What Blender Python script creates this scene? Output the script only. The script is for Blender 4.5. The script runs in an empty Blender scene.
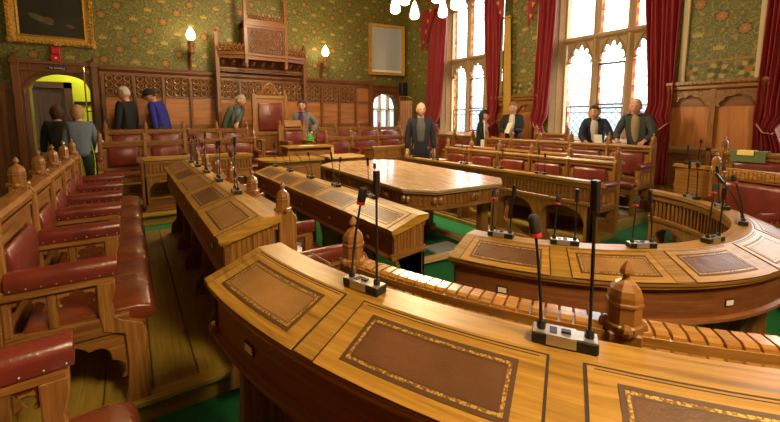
import bpy, bmesh, math, random
from mathutils import Vector, Matrix
random.seed(7)
R=math.radians; PI=math.pi
sc=bpy.context.scene
col=sc.collection
# ---------------------------------------------------------------- materials
def newmat(name):
    m=bpy.data.materials.new(name); m.use_nodes=True
    nt=m.node_tree; nt.nodes.clear()
    o=nt.nodes.new('ShaderNodeOutputMaterial'); b=nt.nodes.new('ShaderNodeBsdfPrincipled')
    nt.links.new(b.outputs[0],o.inputs[0])
    return m,nt,b,o
def nd(nt,t,**k):
    n=nt.nodes.new(t)
    for a,v in k.items():
        if a.startswith('i_'): n.inputs[a[2:].replace('_',' ')].default_value=v
        else: setattr(n,a,v)
    return n
def ramp(nt,stops):
    r=nt.nodes.new('ShaderNodeValToRGB'); e=r.color_ramp.elements
    while len(e)<len(stops): e.new(.5)
    for i,(p,c) in enumerate(stops): e[i].position=p; e[i].color=(*c,1)
    return r
def plain(name,c,rough=.5,metal=0,emit=None,es=1,bump=0,bs=60,var=0):
    m,nt,b,o=newmat(name)
    b.inputs['Base Color'].default_value=(*c,1); b.inputs['Roughness'].default_value=rough; b.inputs['Metallic'].default_value=metal
    if emit: b.inputs['Emission Color'].default_value=(*emit,1); b.inputs['Emission Strength'].default_value=es
    if bump or var:
        tc=nd(nt,'ShaderNodeTexCoord'); n=nd(nt,'ShaderNodeTexNoise'); n.inputs['Scale'].default_value=bs; n.inputs['Detail'].default_value=4
        nt.links.new(tc.outputs['Object'],n.inputs['Vector'])
        if bump:
            bp=nd(nt,'ShaderNodeBump'); bp.inputs['Strength'].default_value=bump; bp.inputs['Distance'].default_value=.004
            nt.links.new(n.outputs[0],bp.inputs['Height']); nt.links.new(bp.outputs[0],b.inputs['Normal'])
        if var:
            r=ramp(nt,[(.3,tuple(x*(1-var) for x in c)),(.7,tuple(min(1,x*(1+var)) for x in c))])
            nt.links.new(n.outputs[0],r.inputs[0]); nt.links.new(r.outputs[0],b.inputs['Base Color'])
    return m
def wood(name,dark,mid,light,rough=.33,sc_=(3.2,58),coat=0.0,spec=.5):
    m,nt,b,o=newmat(name); L=nt.links.new
    uv=nd(nt,'ShaderNodeUVMap'); mp=nd(nt,'ShaderNodeMapping'); mp.inputs['Scale'].default_value=(sc_[0],sc_[1],1)
    L(uv.outputs[0],mp.inputs[0])
    n=nd(nt,'ShaderNodeTexNoise'); n.inputs['Scale'].default_value=1; n.inputs['Detail'].default_value=6; n.inputs['Roughness'].default_value=.62; n.inputs['Distortion'].default_value=.6
    L(mp.outputs[0],n.inputs['Vector'])
    r=ramp(nt,[(.25,dark),(.5,mid),(.74,light)]); L(n.outputs[0],r.inputs[0])
    mp2=nd(nt,'ShaderNodeMapping'); mp2.inputs['Scale'].default_value=(.9,4,1); L(uv.outputs[0],mp2.inputs[0])
    n2=nd(nt,'ShaderNodeTexNoise'); n2.inputs['Scale'].default_value=1.3; n2.inputs['Detail'].default_value=3; L(mp2.outputs[0],n2.inputs['Vector'])
    g=nd(nt,'ShaderNodeNewGeometry')
    mth=nd(nt,'ShaderNodeMath',operation='MULTIPLY_ADD'); L(g.outputs['Random Per Island'],mth.inputs[0]); mth.inputs[1].default_value=.22; mth.inputs[2].default_value=.62
    ad=nd(nt,'ShaderNodeMath',operation='MULTIPLY_ADD'); L(n2.outputs[0],ad.inputs[0]); ad.inputs[1].default_value=.55; L(mth.outputs[0],ad.inputs[2])
    hs=nd(nt,'ShaderNodeHueSaturation'); L(ad.outputs[0],hs.inputs['Value']); L(r.outputs[0],hs.inputs['Color'])
    L(hs.outputs[0],b.inputs['Base Color'])
    rr=nd(nt,'ShaderNodeMath',operation='MULTIPLY_ADD'); L(n.outputs[0],rr.inputs[0]); rr.inputs[1].default_value=.22; rr.inputs[2].default_value=rough-.1
    L(rr.outputs[0],b.inputs['Roughness'])
    bp=nd(nt,'ShaderNodeBump'); bp.inputs['Strength'].default_value=.18; bp.inputs['Distance'].default_value=.002
    L(n.outputs[0],bp.inputs['Height']); L(bp.outputs[0],b.inputs['Normal'])
    if coat: b.inputs['Coat Weight'].default_value=coat; b.inputs['Coat Roughness'].default_value=.12
    b.inputs['Specular IOR Level'].default_value=spec
    return m
def leather(name,c,rough=.32,scale=140,var=.3):
    m,nt,b,o=newmat(name); L=nt.links.new
    tc=nd(nt,'ShaderNodeTexCoord'); n=nd(nt,'ShaderNodeTexNoise'); n.inputs['Scale'].default_value=7; n.inputs['Detail'].default_value=5
    L(tc.outputs['Object'],n.inputs['Vector'])
    r=ramp(nt,[(.3,tuple(x*(1-var) for x in c)),(.72,tuple(x*(1+var) for x in c))]); L(n.outputs[0],r.inputs[0]); L(r.outputs[0],b.inputs['Base Color'])
    v=nd(nt,'ShaderNodeTexVoronoi'); v.inputs['Scale'].default_value=scale; L(tc.outputs['Object'],v.inputs['Vector'])
    bp=nd(nt,'ShaderNodeBump'); bp.inputs['Strength'].default_value=.15; bp.inputs['Distance'].default_value=.002; L(v.outputs[0],bp.inputs['Height'])
    n3=nd(nt,'ShaderNodeTexNoise'); n3.inputs['Scale'].default_value=13; n3.inputs['Detail'].default_value=3; L(tc.outputs['Object'],n3.inputs['Vector'])
    bp2=nd(nt,'ShaderNodeBump'); bp2.inputs['Strength'].default_value=.35; bp2.inputs['Distance'].default_value=.01; L(n3.outputs[0],bp2.inputs['Height']); L(bp.outputs[0],bp2.inputs['Normal'])
    L(bp2.outputs[0],b.inputs['Normal']); b.inputs['Roughness'].default_value=rough
    return m
M={}
M['oak']=wood('golden_oak',(.115,.042,.009),(.245,.103,.023),(.38,.18,.048),rough=.32,coat=.15)
M['top']=wood('desk_oak',(.16,.072,.009),(.35,.178,.025),(.50,.285,.054),rough=.36)
M['darkoak']=wood('dark_oak',(.085,.027,.008),(.17,.058,.018),(.27,.10,.032),rough=.38)
M['panel']=wood('panel_oak',(.26,.085,.02),(.42,.155,.04),(.52,.215,.062),rough=.38,sc_=(1.2,14))
M['carved']=wood('carved_oak',(.10,.033,.009),(.19,.068,.020),(.29,.112,.036),rough=.38)
M['plank']=wood('plank_oak',(.18,.105,.014),(.31,.20,.027),(.41,.275,.045),rough=.5)
M['pale']=wood('pale_oak',(.50,.27,.10),(.66,.40,.17),(.78,.52,.26),rough=.3,coat=.3)
M['red']=leather('red_leather',(.155,.025,.016),rough=.3)
M['seatred']=leather('seat_leather',(.165,.036,.012),rough=.27)
M['brownleather']=leather('brown_leather',(.125,.05,.018),rough=.40,scale=260,var=.25)
M['tanleather']=leather('tan_leather',(.30,.15,.045),rough=.38,scale=260,var=.25)
M['darkborder']=plain('tooled_border',(.085,.036,.012),.5)
M['recess']=wood('shade_and_dark_oak',(.03,.010,.004),(.055,.019,.006),(.085,.03,.010),rough=.5)  # near-black oak: shade painted into carved recesses; also the dark lobby door
M['rail']=wood('polished_oak',(.18,.075,.014),(.36,.165,.035),(.50,.26,.07),rough=.24,coat=.5)
M['groove']=plain('dark_groove',(.03,.012,.005),.6)
M['tablewood']=wood('table_oak',(.35,.21,.10),(.46,.30,.16),(.55,.39,.23),rough=.26,coat=.3)
def goldband():
    m,nt,b,o=newmat('gold_tooling'); L=nt.links.new
    tc=nd(nt,'ShaderNodeTexCoord'); n=nd(nt,'ShaderNodeTexVoronoi'); n.inputs['Scale'].default_value=170; L(tc.outputs['Object'],n.inputs['Vector'])
    r=ramp(nt,[(.38,(.62,.38,.09)),(.62,(.20,.10,.025))]); L(n.outputs[0],r.inputs[0]); L(r.outputs[0],b.inputs['Base Color'])
    b.inputs['Roughness'].default_value=.35; b.inputs['Metallic'].default_value=.35
    return m
M['goldband']=goldband()
M['gilt']=plain('gilt_frame',(.66,.38,.08),.32,.35,bump=.6,bs=45,var=.35)
M['brass']=plain('brass',(.75,.52,.20),.25,.9)
M['silver']=plain('silver_metal',(.62,.60,.56),.28,.8)
M['black']=plain('black_plastic',(.012,.011,.011),.35)
M['foam']=plain('microphone_foam',(.016,.013,.012),.8,bump=.5,bs=900)
M['redring']=plain('red_ring',(.62,.035,.03),.35)
M['white']=plain('white_paper',(.8,.78,.72),.6)
M['grey']=plain('grey_paper',(.42,.44,.47),.6)
M['carpet']=plain('green_carpet',(.007,.155,.036),.95,bump=.6,bs=350,var=.3)
M['stone']=plain('cream_stone',(.36,.25,.125),.75,bump=.25,bs=40,var=.12)
M['plaster']=plain('cream_plaster',(.62,.52,.33),.8,var=.06,bs=3)
M['lime']=plain('lime_paint',(.55,.60,.02),.6)
M['ceil']=plain('ceiling_oak',(.30,.17,.06),.6,var=.2,bs=2)
M['curtain']=plain('crimson_velvet',(.27,.015,.021),.7,bump=.2,bs=200,var=.2)
M['goldcloth']=plain('gold_cloth',(.48,.27,.04),.6)
M['rope']=plain('pink_rope',(.55,.22,.16),.6)
M['iron']=plain('black_iron',(.02,.02,.022),.5)
M['signred']=plain('alarm_red',(.55,.008,.02),.35)
M['bag']=plain('green_plastic',(.015,.42,.045),.4)
M['folder']=plain('green_card',(.10,.14,.05),.6)
M['yellowpaper']=plain('yellow_paper',(.75,.62,.18),.6)
M['shade']=plain('opal_glass',(.9,.8,.6),.4,emit=(1,.78,.42),es=7)
M['flame']=plain('flame_glass',(.9,.8,.6),.4,emit=(1,.72,.30),es=14)
M['skin']=plain('skin',(.56,.29,.19),.5,var=.08,bs=30)
M['eye']=plain('eye_dark',(.03,.02,.018),.3)
M['lip']=plain('lip',(.38,.12,.10),.5)
def wallpaper():
    m,nt,b,o=newmat('green_wallpaper'); L=nt.links.new
    uv=nd(nt,'ShaderNodeUVMap')
    n=nd(nt,'ShaderNodeTexNoise'); n.inputs['Scale'].default_value=5; n.inputs['Detail'].default_value=1
    L(uv.outputs[0],n.inputs['Vector'])
    mx=nd(nt,'ShaderNodeMix',data_type='RGBA'); mx.inputs[0].default_value=.10; L(uv.outputs[0],mx.inputs[6]); L(n.outputs['Color'],mx.inputs[7])
    v=nd(nt,'ShaderNodeTexVoronoi',feature='SMOOTH_F1'); v.inputs['Scale'].default_value=7.0; v.inputs['Randomness'].default_value=.4; L(mx.outputs[2],v.inputs['Vector'])
    s=nd(nt,'ShaderNodeMath',operation='MULTIPLY'); L(v.outputs[0],s.inputs[0]); s.inputs[1].default_value=42
    sn=nd(nt,'ShaderNodeMath',operation='SINE'); L(s.outputs[0],sn.inputs[0])
    r=ramp(nt,[(.0,(.115,.118,.024)),(.6,(.155,.142,.030)),(.97,(.27,.205,.050))]); L(sn.outputs[0],r.inputs[0])
    n2=nd(nt,'ShaderNodeTexNoise'); n2.inputs['Scale'].default_value=26; n2.inputs['Detail'].default_value=3; L(uv.outputs[0],n2.inputs['Vector'])
    mx2=nd(nt,'ShaderNodeMix',data_type='RGBA',blend_type='MULTIPLY'); mx2.inputs[0].default_value=.75
    r2=ramp(nt,[(.35,(.55,.6,.5)),(.65,(1.25,1.2,1.1))]); L(n2.outputs[0],r2.inputs[0]); L(r.outputs[0],mx2.inputs[6]); L(r2.outputs[0],mx2.inputs[7])
    L(mx2.outputs[2],b.inputs['Base Color']); b.inputs['Roughness'].default_value=.55
    return m
M['paper']=wallpaper()
M['blossom']=plain('orange_blossom',(.29,.135,.024),.6,var=.3,bs=60)
M['blossomheart']=plain('red_heart',(.42,.115,.025),.6)
M['crowngold']=plain('gold_print',(.38,.27,.055),.5)
M['leafdark']=plain('dark_leaf',(.06,.062,.018),.6)
def glassmat():
    m,nt,b,o=newmat('leaded_glass'); L=nt.links.new
    nt.nodes.remove(b)
    uv=nd(nt,'ShaderNodeUVMap'); sp=nd(nt,'ShaderNodeSeparateXYZ'); L(uv.outputs[0],sp.inputs[0])
    def mth(op,a,bv=None,c=None):
        n=nd(nt,'ShaderNodeMath',operation=op)
        for i,x in enumerate((a,bv,c)):
            if x is None: continue
            if isinstance(x,(int,float)): n.inputs[i].default_value=x
            else: L(x,n.inputs[i])
        return n.outputs[0]
    u=sp.outputs[0]; v=sp.outputs[1]
    d1=mth('PINGPONG',mth('MULTIPLY',mth('ADD',u,v),7.0),.5); d2=mth('PINGPONG',mth('MULTIPLY',mth('SUBTRACT',u,v),7.0),.5)
    lead=mth('LESS_THAN',mth('MINIMUM',d1,d2),.045)
    edge=mth('MINIMUM',u,mth('SUBTRACT',.47,u))
    inb=mth('LESS_THAN',edge,.05)
    ck=nd(nt,'ShaderNodeTexChecker'); ck.inputs['Scale'].default_value=9; L(uv.outputs[0],ck.inputs[0])
    ck.inputs[1].default_value=(1,.48,.54,1); ck.inputs[2].default_value=(1,.86,.52,1)
    mx=nd(nt,'ShaderNodeMix',data_type='RGBA'); L(inb,mx.inputs[0]); mx.inputs[6].default_value=(.90,.93,.94,1); L(ck.outputs[0],mx.inputs[7])
    ld2=mth('LESS_THAN',mth('ABSOLUTE',mth('SUBTRACT',edge,.052)),.004)
    allead=mth('MULTIPLY',mth('MAXIMUM',mth('MULTIPLY',lead,mth('SUBTRACT',1,inb)),ld2),.6)
    mx2=nd(nt,'ShaderNodeMix',data_type='RGBA'); L(allead,mx2.inputs[0]); L(mx.outputs[2],mx2.inputs[6]); mx2.inputs[7].default_value=(.12,.12,.14,1)
    t=nd(nt,'ShaderNodeBsdfTransparent'); L(mx2.outputs[2],t.inputs[0])
    g=nd(nt,'ShaderNodeBsdfGlossy'); g.inputs['Roughness'].default_value=.15
    ms=nd(nt,'ShaderNodeMixShader'); ms.inputs[0].default_value=.05; L(t.outputs[0],ms.inputs[1]); L(g.outputs[0],ms.inputs[2]); L(ms.outputs[0],o.inputs[0])
    return m
M['glass']=glassmat()
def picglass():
    m,nt,b,o=newmat('glazed_picture'); b.inputs['Base Color'].default_value=(.46,.52,.57,1); b.inputs['Roughness'].default_value=.06  # pale base colour stands in for the window reflections on the glass
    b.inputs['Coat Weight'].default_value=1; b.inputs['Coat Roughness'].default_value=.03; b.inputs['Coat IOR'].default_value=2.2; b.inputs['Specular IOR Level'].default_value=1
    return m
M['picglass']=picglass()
_cl={}
def cloth(c,rough=.85):
    k=tuple(c)
    if k not in _cl: _cl[k]=plain('cloth_%d'%len(_cl),c,rough,bump=.4,bs=220,var=.18)
    return _cl[k]
# ---------------------------------------------------------------- mesh builder
IDF=lambda s,o,z:(s,o,z)
UVS=[1.0]
class MB:
    def __init__(s): s.v=[]; s.f=[]; s.m=[]; s.uv=[]
    def _faces(s,loc,faces,F,mi,g):
        base=len(s.v); s.v+= [F(*p) for p in loc]
        off=random.random()*7; of2=random.random()*3
        for f in faces:
            a,b,c=loc[f[0]],loc[f[1]],loc[f[2]]
            # Newell normal
            n=[0,0,0]
            for i in range(len(f)):
                p=loc[f[i]];q=loc[f[(i+1)%len(f)]]
                n[0]+=(p[1]-q[1])*(p[2]+q[2]); n[1]+=(p[2]-q[2])*(p[0]+q[0]); n[2]+=(p[0]-q[0])*(p[1]+q[1])
            k=max(range(3),key=lambda i:abs(n[i])); ax=[i for i in range(3) if i!=k]
            if g in ax: ax=[g]+[i for i in ax if i!=g]
            s.f.append([base+i for i in f]); s.m.append(mi)
            s.uv.append([(loc[i][ax[0]]*(UVS[0] if ax[0]==0 else 1)+off,loc[i][ax[1]]*(UVS[0] if ax[1]==0 else 1)+of2) for i in f])
    def ext(s,poly,axis,t0,t1,F=IDF,n=1,mi=0,g=None,raw=False):
        """extrude a polygon along local axis 's','o' or 'z' (poly in the two other axes, in order)"""
        k='soz'.index(axis); N=len(poly); loc=[]
        for i in range(n+1):
            t=t0+(t1-t0)*i/n
            for p in poly: q=list(p); q.insert(k,t); loc.append(tuple(q))
        fs=[]
        for i in range(n):
            for j in range(N):
                a=i*N+j; b=i*N+(j+1)%N; fs.append([a,b,b+N,a+N])
        fs.append(list(range(N))[::-1]); fs.append([n*N+j for j in range(N)])
        if g is None:
            e=[max(p[i] for p in loc)-min(p[i] for p in loc) for i in range(3)]; g=e.index(max(e))
        else: g='soz'.index(g)
        s._faces(loc,fs,F,mi,g)
    def box(s,a0,a1,b0,b1,c0,c1,F=IDF,n=1,mi=0,g=None):
        s.ext([(b0,c0),(b1,c0),(b1,c1),(b0,c1)],'s',a0,a1,F,n,mi,g)
    def lathe(s,cs,co,prof,F=IDF,n=8,rot=0,mi=0,g=2,axis='z'):
        loc=[];fs=[]
        for r,z in prof:
            for i in range(n):
                a=rot+2*PI*i/n; p=(cs+r*math.cos(a),co+r*math.sin(a),z)
                loc.append(p if axis=='z' else ((p[2],p[0],p[1]) if axis=='s' else (p[0],p[2],p[1])))
        for k in range(len(prof)-1):
            for i in range(n): fs.append([k*n+i,k*n+(i+1)%n,(k+1)*n+(i+1)%n,(k+1)*n+i])
        fs.append(list(range(n))[::-1]); m=(len(prof)-1)*n; fs.append([m+i for i in range(n)])
        s._faces(loc,fs,F,mi,g)
    def ball(s,c,r,F=IDF,nu=8,nv=6,mi=0):
        if not isinstance(r,(tuple,list)): r=(r,r,r)
        prof=[]
        loc=[(c[0],c[1],c[2]-r[2])];fs=[]
        for k in range(1,nv):
            th=-PI/2+PI*k/nv
            for i in range(nu):
                a=2*PI*i/nu; loc.append((c[0]+r[0]*math.cos(th)*math.cos(a),c[1]+r[1]*math.cos(th)*math.sin(a),c[2]+r[2]*math.sin(th)))
        loc.append((c[0],c[1],c[2]+r[2])); T=len(loc)-1
        for i in range(nu): fs.append([0,1+(i+1)%nu,1+i]); fs.append([T,T-nu+i,T-nu+(i+1)%nu])
        for k in range(nv-2):
            for i in range(nu):
                a=1+k*nu+i;b=1+k*nu+(i+1)%nu; fs.append([a,b,b+nu,a+nu])
        s._faces(loc,fs,F,mi,2)
    def tube(s,pts,r,F=IDF,n=6,mi=0):
        P=[Vector(F(*p)) for p in pts]; loc=[];fs=[]
        rr=r if isinstance(r,(list,tuple)) else [r]*len(P)
        ref=Vector((0,0,1))
        prev=None
        for i,p in enumerate(P):
            t=(P[min(i+1,len(P)-1)]-P[max(i-1,0)]).normalized()
            if prev is None:
                a=t.orthogonal().normalized()
            else:
                a=(prev-t*prev.dot(t)).normalized()
            prev=a; b=t.cross(a)
            for k in range(n):
                an=2*PI*k/n; q=p+(a*math.cos(an)+b*math.sin(an))*rr[i]; loc.append(tuple(q))
        for i in range(len(P)-1):
            for k in range(n): fs.append([i*n+k,i*n+(k+1)%n,(i+1)*n+(k+1)%n,(i+1)*n+k])
        fs.append(list(range(n))[::-1]); m=(len(P)-1)*n; fs.append([m+k for k in range(n)])
        s._faces(loc,fs,IDF,mi,0)
    def torus(s,c,R_,r,F=IDF,axis='o',n=12,k=4,mi=0,a0=0,a1=None):
        full=a1 is None
        if full: a1=2*PI
        pts=[]
        loc=[];fs=[];cnt=n if full else n+1
        for i in range(cnt):
            a=a0+(a1-a0)*i/n
            for j in range(k):
                b=2*PI*j/k; rad=R_+r*math.cos(b); h=r*math.sin(b)
                p=(rad*math.cos(a),rad*math.sin(a))
                q=(c[0]+p[0],c[1]+h,c[2]+p[1]) if axis=='o' else ((c[0]+h,c[1]+p[0],c[2]+p[1]) if axis=='s' else (c[0]+p[0],c[1]+p[1],c[2]+h))
                loc.append(q)
        for i in range(n):
            i2=(i+1)%cnt
            for j in range(k): fs.append([i*k+j,i*k+(j+1)%k,i2*k+(j+1)%k,i2*k+j])
        s._faces(loc,fs,F,mi,0)
    def quad(s,ps,F=IDF,mi=0,uv=None):
        s._faces(ps,[list(range(len(ps)))],F,mi,0)
        if uv: s.uv[-1]=uv
    def build(s,name,mats,parent=None,bevel=0,smooth=False,seg=1,kind=None):
        me=bpy.data.meshes.new(name)
        o=bpy.data.objects.new(name,me); col.objects.link(o)
        off=Vector((0,0,0))
        if parent is not None:
            o.parent=parent; off=wloc(parent)
        me.from_pydata([tuple(Vector(p)-off) for p in s.v],[],s.f)
        uvl=me.uv_layers.new(name='UVMap')
        i=0; flat=[]
        for u in s.uv:
            for q in u: flat+= [q[0],q[1]]
        uvl.data.foreach_set('uv',flat)
        if not isinstance(mats,(list,tuple)): mats=[mats]
        for m in mats: me.materials.append(M[m] if isinstance(m,str) else m)
        me.polygons.foreach_set('material_index',s.m)
        bm=bmesh.new(); bm.from_mesh(me); bmesh.ops.recalc_face_normals(bm,faces=bm.faces); bm.to_mesh(me); bm.free()
        if smooth:
            for p in me.polygons: p.use_smooth=True
        if bevel:
            b=o.modifiers.new('bevel','BEVEL'); b.width=bevel; b.segments=seg; b.limit_method='ANGLE'; b.angle_limit=R(50)
        if kind: o['kind']=kind
        return o
def wloc(o):
    v=Vector((0,0,0))
    while o is not None: v+=o.location; o=o.parent
    return v
def thing(name,label,cat,loc,group=None,rz=0):
    o=bpy.data.objects.new(name,None); col.objects.link(o); o.location=loc; o.rotation_euler=(0,0,rz); o.empty_display_size=.1
    o['label']=label; o['category']=cat
    if group: o['group']=group
    return o
def tag(o,label,cat,group=None):
    o['label']=label; o['category']=cat
    if group: o['group']=group
    return o
def copy_tree(o,parent=None):
    c=o.copy(); col.objects.link(c)
    if parent is not None: c.parent=parent
    for ch in list(o.children): copy_tree(ch,c)
    return c
# frames: local (s along the row, o outward to the sitter's side, z)
def straight(x0,sgn): return lambda s,o,z:(x0+sgn*o,s,z)
def rowN(y0): return lambda s,o,z:(s,y0+o,z)
CX,CYF,CYG=2.53,1.53,1.70
def arc(cy,r): return lambda s,o,z:(CX+(r+o)*math.cos(R(s)),cy+(r+o)*math.sin(R(s)),z)   # s in degrees
def arch_poly(a0,a1,z0,zs,zt,kind='round',n=10):
    """points of an arched top edge from (a0,zs) over the crown zt to (a1,zs)"""
    pts=[]
    c=(a0+a1)/2; w=(a1-a0)/2
    for i in range(n+1):
        t=i/n; x=a0+(a1-a0)*t; u=(x-c)/w
        if kind=='round': h=math.sqrt(max(0,1-u*u))
        elif kind=='point': h=1-abs(u)**1.7
        else: h=math.sqrt(max(0,1-u*u))
        pts.append((x,zs+(zt-zs)*h))
    return pts
def cusp_poly(a0,a1,zs,zt,lobes=5,depth=.16,n=6):
    """scalloped (cinquefoil) arch edge"""
    c=(a0+a1)/2; w=(a1-a0)/2; H=zt-zs; pts=[(a0,zs)]
    N=lobes*n
    for i in range(N+1):
        th=PI-PI*i/N; k=abs(math.sin(lobes*(PI-th)))
        r=1-depth*(1-k)
        pts.append((c+w*r*math.cos(th),zs+H*r*math.sin(th)))
    pts.append((a1,zs))
    return pts
# ---------------------------------------------------------------- furniture
def finial_prof(k=1.0):
    return [(.040*k,.0),(.040*k,.018*k),(.035*k,.022*k),(.035*k,.060*k),(.0375*k,.063*k),(.0375*k,.068*k),(.035*k,.071*k),(.035*k,.082*k),(.031*k,.096*k),(.021*k,.108*k),(.010*k,.116*k),(.007*k,.121*k),(.007*k,.125*k),(.0145*k,.131*k),(.012*k,.140*k),(.005*k,.152*k),(.002*k,.158*k)]
def bench(name,label,F,S,z0,group=None,sub=1,deg=None,D=.5,arms=True,H=.905,key=None,mat='oak',lea='red',seatmat='seatred',ctop=.09,fin=0,detail=True,skip_seat=False,posts=None,studs=True):
    """a row of joined armchairs: S = positions of the posts along the row. deg: metres per degree on curved rows"""
    u=(lambda m:m/deg) if deg else (lambda m:m); UVS[0]=deg or 1.0
    dr=1 if S[-1]>S[0] else -1
    mid=(S[0]+S[-1])/2
    root=thing(name,label,'bench',F(S[len(S)//2],D*.6,z0),group)
    G=lambda s,o,z:F(s,o,z0+z)
    n=sub
    # long back frame with its panelling
    b=MB(); b.box(S[0],S[-1],D-.01,D+.01,.28,H-.12,G,n*(len(S)-1)); 
    b.box(S[0],S[-1],D-.03,D+.03,H-ctop-.0,H-.045,G,n*(len(S)-1)); b.box(S[0],S[-1],D-.03,D+.03,.40,.47,G,n*(len(S)-1))
    b.box(S[0],S[-1],D-.02,D+.02,.02,.16,G,n*(len(S)-1))
    for i in range(len(S)-1):
        for a,e in ((S[i],S[i]+dr*u(.085)),(S[i+1]-dr*u(.085),S[i+1])): b.box(a,e,D-.025,D+.025,.2,H-.14,G,1,g='z')
    b.build('back_frame',mat,root,bevel=.004)
    r=MB(); r.box(S[0],S[-1],D-.03,D+.030,H-.07,H-.012,G,n*(len(S)-1))
    prof=[(D-.04,H-.045),(D-.04,H-.008),(D-.03,H),(D+.012,H),(D+.024,H-.005),(D+.026,H-.014),(D+.029,H-.032),(D+.038,H-.048),(D+.050,H-.058),(D+.050,H-.066),(D-.04,H-.066)]
    nk=max(1,int(round(abs(S[-1]-S[0])/u(key)))) if key else 0
    if not key:
        r.ext([(D-.04,H-.045),(D-.045,H-.02),(D-.035,H),(D+.035,H),(D+.045,H-.02),(D+.04,H-.045)],'s',S[0],S[-1],G,n*(len(S)-1),g='s'); r.box(S[0],S[-1],D-.036,D-.028,H-.075,H-.06,G,n*(len(S)-1))
    for i in range(nk):
        a=S[0]+(S[-1]-S[0])*i/nk; e=S[0]+(S[-1]-S[0])*(i+1)/nk; gp=(e-a)*.10
        r.ext(prof,'s',a+gp,e-gp,G,1,g='s')
    r.build('top_rail','rail' if key and key<.038 else mat,root)
    for i in range(len(S)-1):
        a,e=S[i]+dr*u(.10),S[i+1]-dr*u(.10)
        c=MB(); ct=H-ctop-.005; c.ext([(D-.025,.47),(D-.045,.48),(D-.058,.53),(D-.062,.63),(D-.058,ct-.05),(D-.045,ct-.01),(D-.025,ct)],'s',a,e,G,n); c.build('back_cushion',lea,root,bevel=.012,seg=2,smooth=True)
        if not skip_seat:
            c=MB(); a,e=S[i]+dr*u(.004),S[i+1]-dr*u(.004)
            c.ext([(-.02,.36),(-.035,.39),(-.02,.425),(.04,.44),(D-.08,.435),(D-.08,.36)],'s',a,e,G,n,g='o'); c.build('seat_cushion',seatmat,root,bevel=.014,seg=2,smooth=True)
            c=MB(); c.box(a,e,.015,.045,.27,.36,G,n); c.build('seat_rail',mat,root)
    for i,s in enumerate(S):
        p=MB(); w=u(.036)
        p.box(s-w*.9,s+w*.9,D-.03,D+.045,0,H+.02+fin,G,1,g='z'); p.box(s-u(.014),s+u(.014),D-.055,D-.03,.42,H-.02,G,1,g='z')
        p.ext([(D-.055,H-.02),(D-.03,H-.02),(D-.03,H+.02)],'s',s-u(.014),s+u(.014),G,1)
        po=p.build('post',mat,root,bevel=.004)
        f=MB(); c=G(s,D+.012,H+.015+fin)
        # finial turned to face the row
        t=Vector(G(s+u(.01),D,0))-Vector(G(s,D,0)); an=math.atan2(t.y,t.x)
        f.lathe(0,0,finial_prof(1.0),lambda x,y,z:(c[0]+x*math.cos(an)-y*math.sin(an),c[1]+x*math.sin(an)+y*math.cos(an),c[2]+z),8,PI/8)
        cs_,sn_=math.cos(an),math.sin(an)
        for q in range(4):
            qa=q*PI/2; qx,qy=.036*math.cos(qa),.036*math.sin(qa); f.ball((c[0]+qx*cs_-qy*sn_,c[1]+qx*sn_+qy*cs_,c[2]+.012),(.013,.013,.015),nu=8,nv=6)
        f.build('finial',mat,po,bevel=.0015)
        if not arms: continue
        a=MB(); w=u(.032)
        a.box(s-w,s+w,.115,D-.03,.572,.612,G,1,g='o')
        a.ext([(.015,0),(.11,0),(.095,.05),(.085,.2),(.09,.33),(.165,.36),(.175,.45),(.175,.575),(.112,.575),(.113,.53),(.128,.47),(.12,.42),(.10,.40),(.02,.36),(.005,.30),(.018,.22),(.005,.14),(.003,.05)],'s',s-w,s+w,G,1,g='z')
        a.box(s-u(.025),s+u(.025),.07,D-.03,.34,.42,G,1,g='o')
        t=u(.012)
        if detail:
            m=(.175+D-.03)/2
            a.box(s-t*1.4,s+t*1.4,m-.014,m+.014,.42,.575,G,1,g='z')
            for x0,x1 in ((.175,m-.014),(m+.014,D-.03)):
                pl=[(x0,.575)]+cusp_poly(x0,x1,.50,.565,3,.28,5)[0:]+[(x1,.575)]
                a.ext(pl,'s',s-t,s+t,G,1,g='o')
            pl=[(.07,.34),(.07,.1)]+cusp_poly(.09,D-.05,.12,.31,5,.14,5)+[(D-.03,.1),(D-.03,.34)]
            a.ext(pl,'s',s-t,s+t,G,1,g='o')
        else:
            a.box(s-t,s+t,.175,D-.03,.54,.575,G,1)
            for m in (.26,.36): a.box(s-t*1.4,s+t*1.4,m-.014,m+.014,.42,.575,G,1,g='z')
        ar=a.build('armrest',mat,root,bevel=.004)
        q=MB(); w=u(.042)
        q.ext([(s-w*.93,.606),(s-w,.64),(s-w*.92,.662),(s-w*.6,.677),(s,.683),(s+w*.6,.677),(s+w*.92,.662),(s+w,.64),(s+w*.93,.606)],'o',.098,D-.05,G,1,g='o')
        if studs:
            for sd in (-1,1):
                for k in range(8): q.ball(G(s+sd*w*.98,.115+k*(D-.18)/7,.616),.0042,IDF,5,4,1)
        q.build('arm_pad',[lea,'silver'],ar,bevel=.014,seg=3,smooth=True)
    UVS[0]=1.0
    return root
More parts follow.
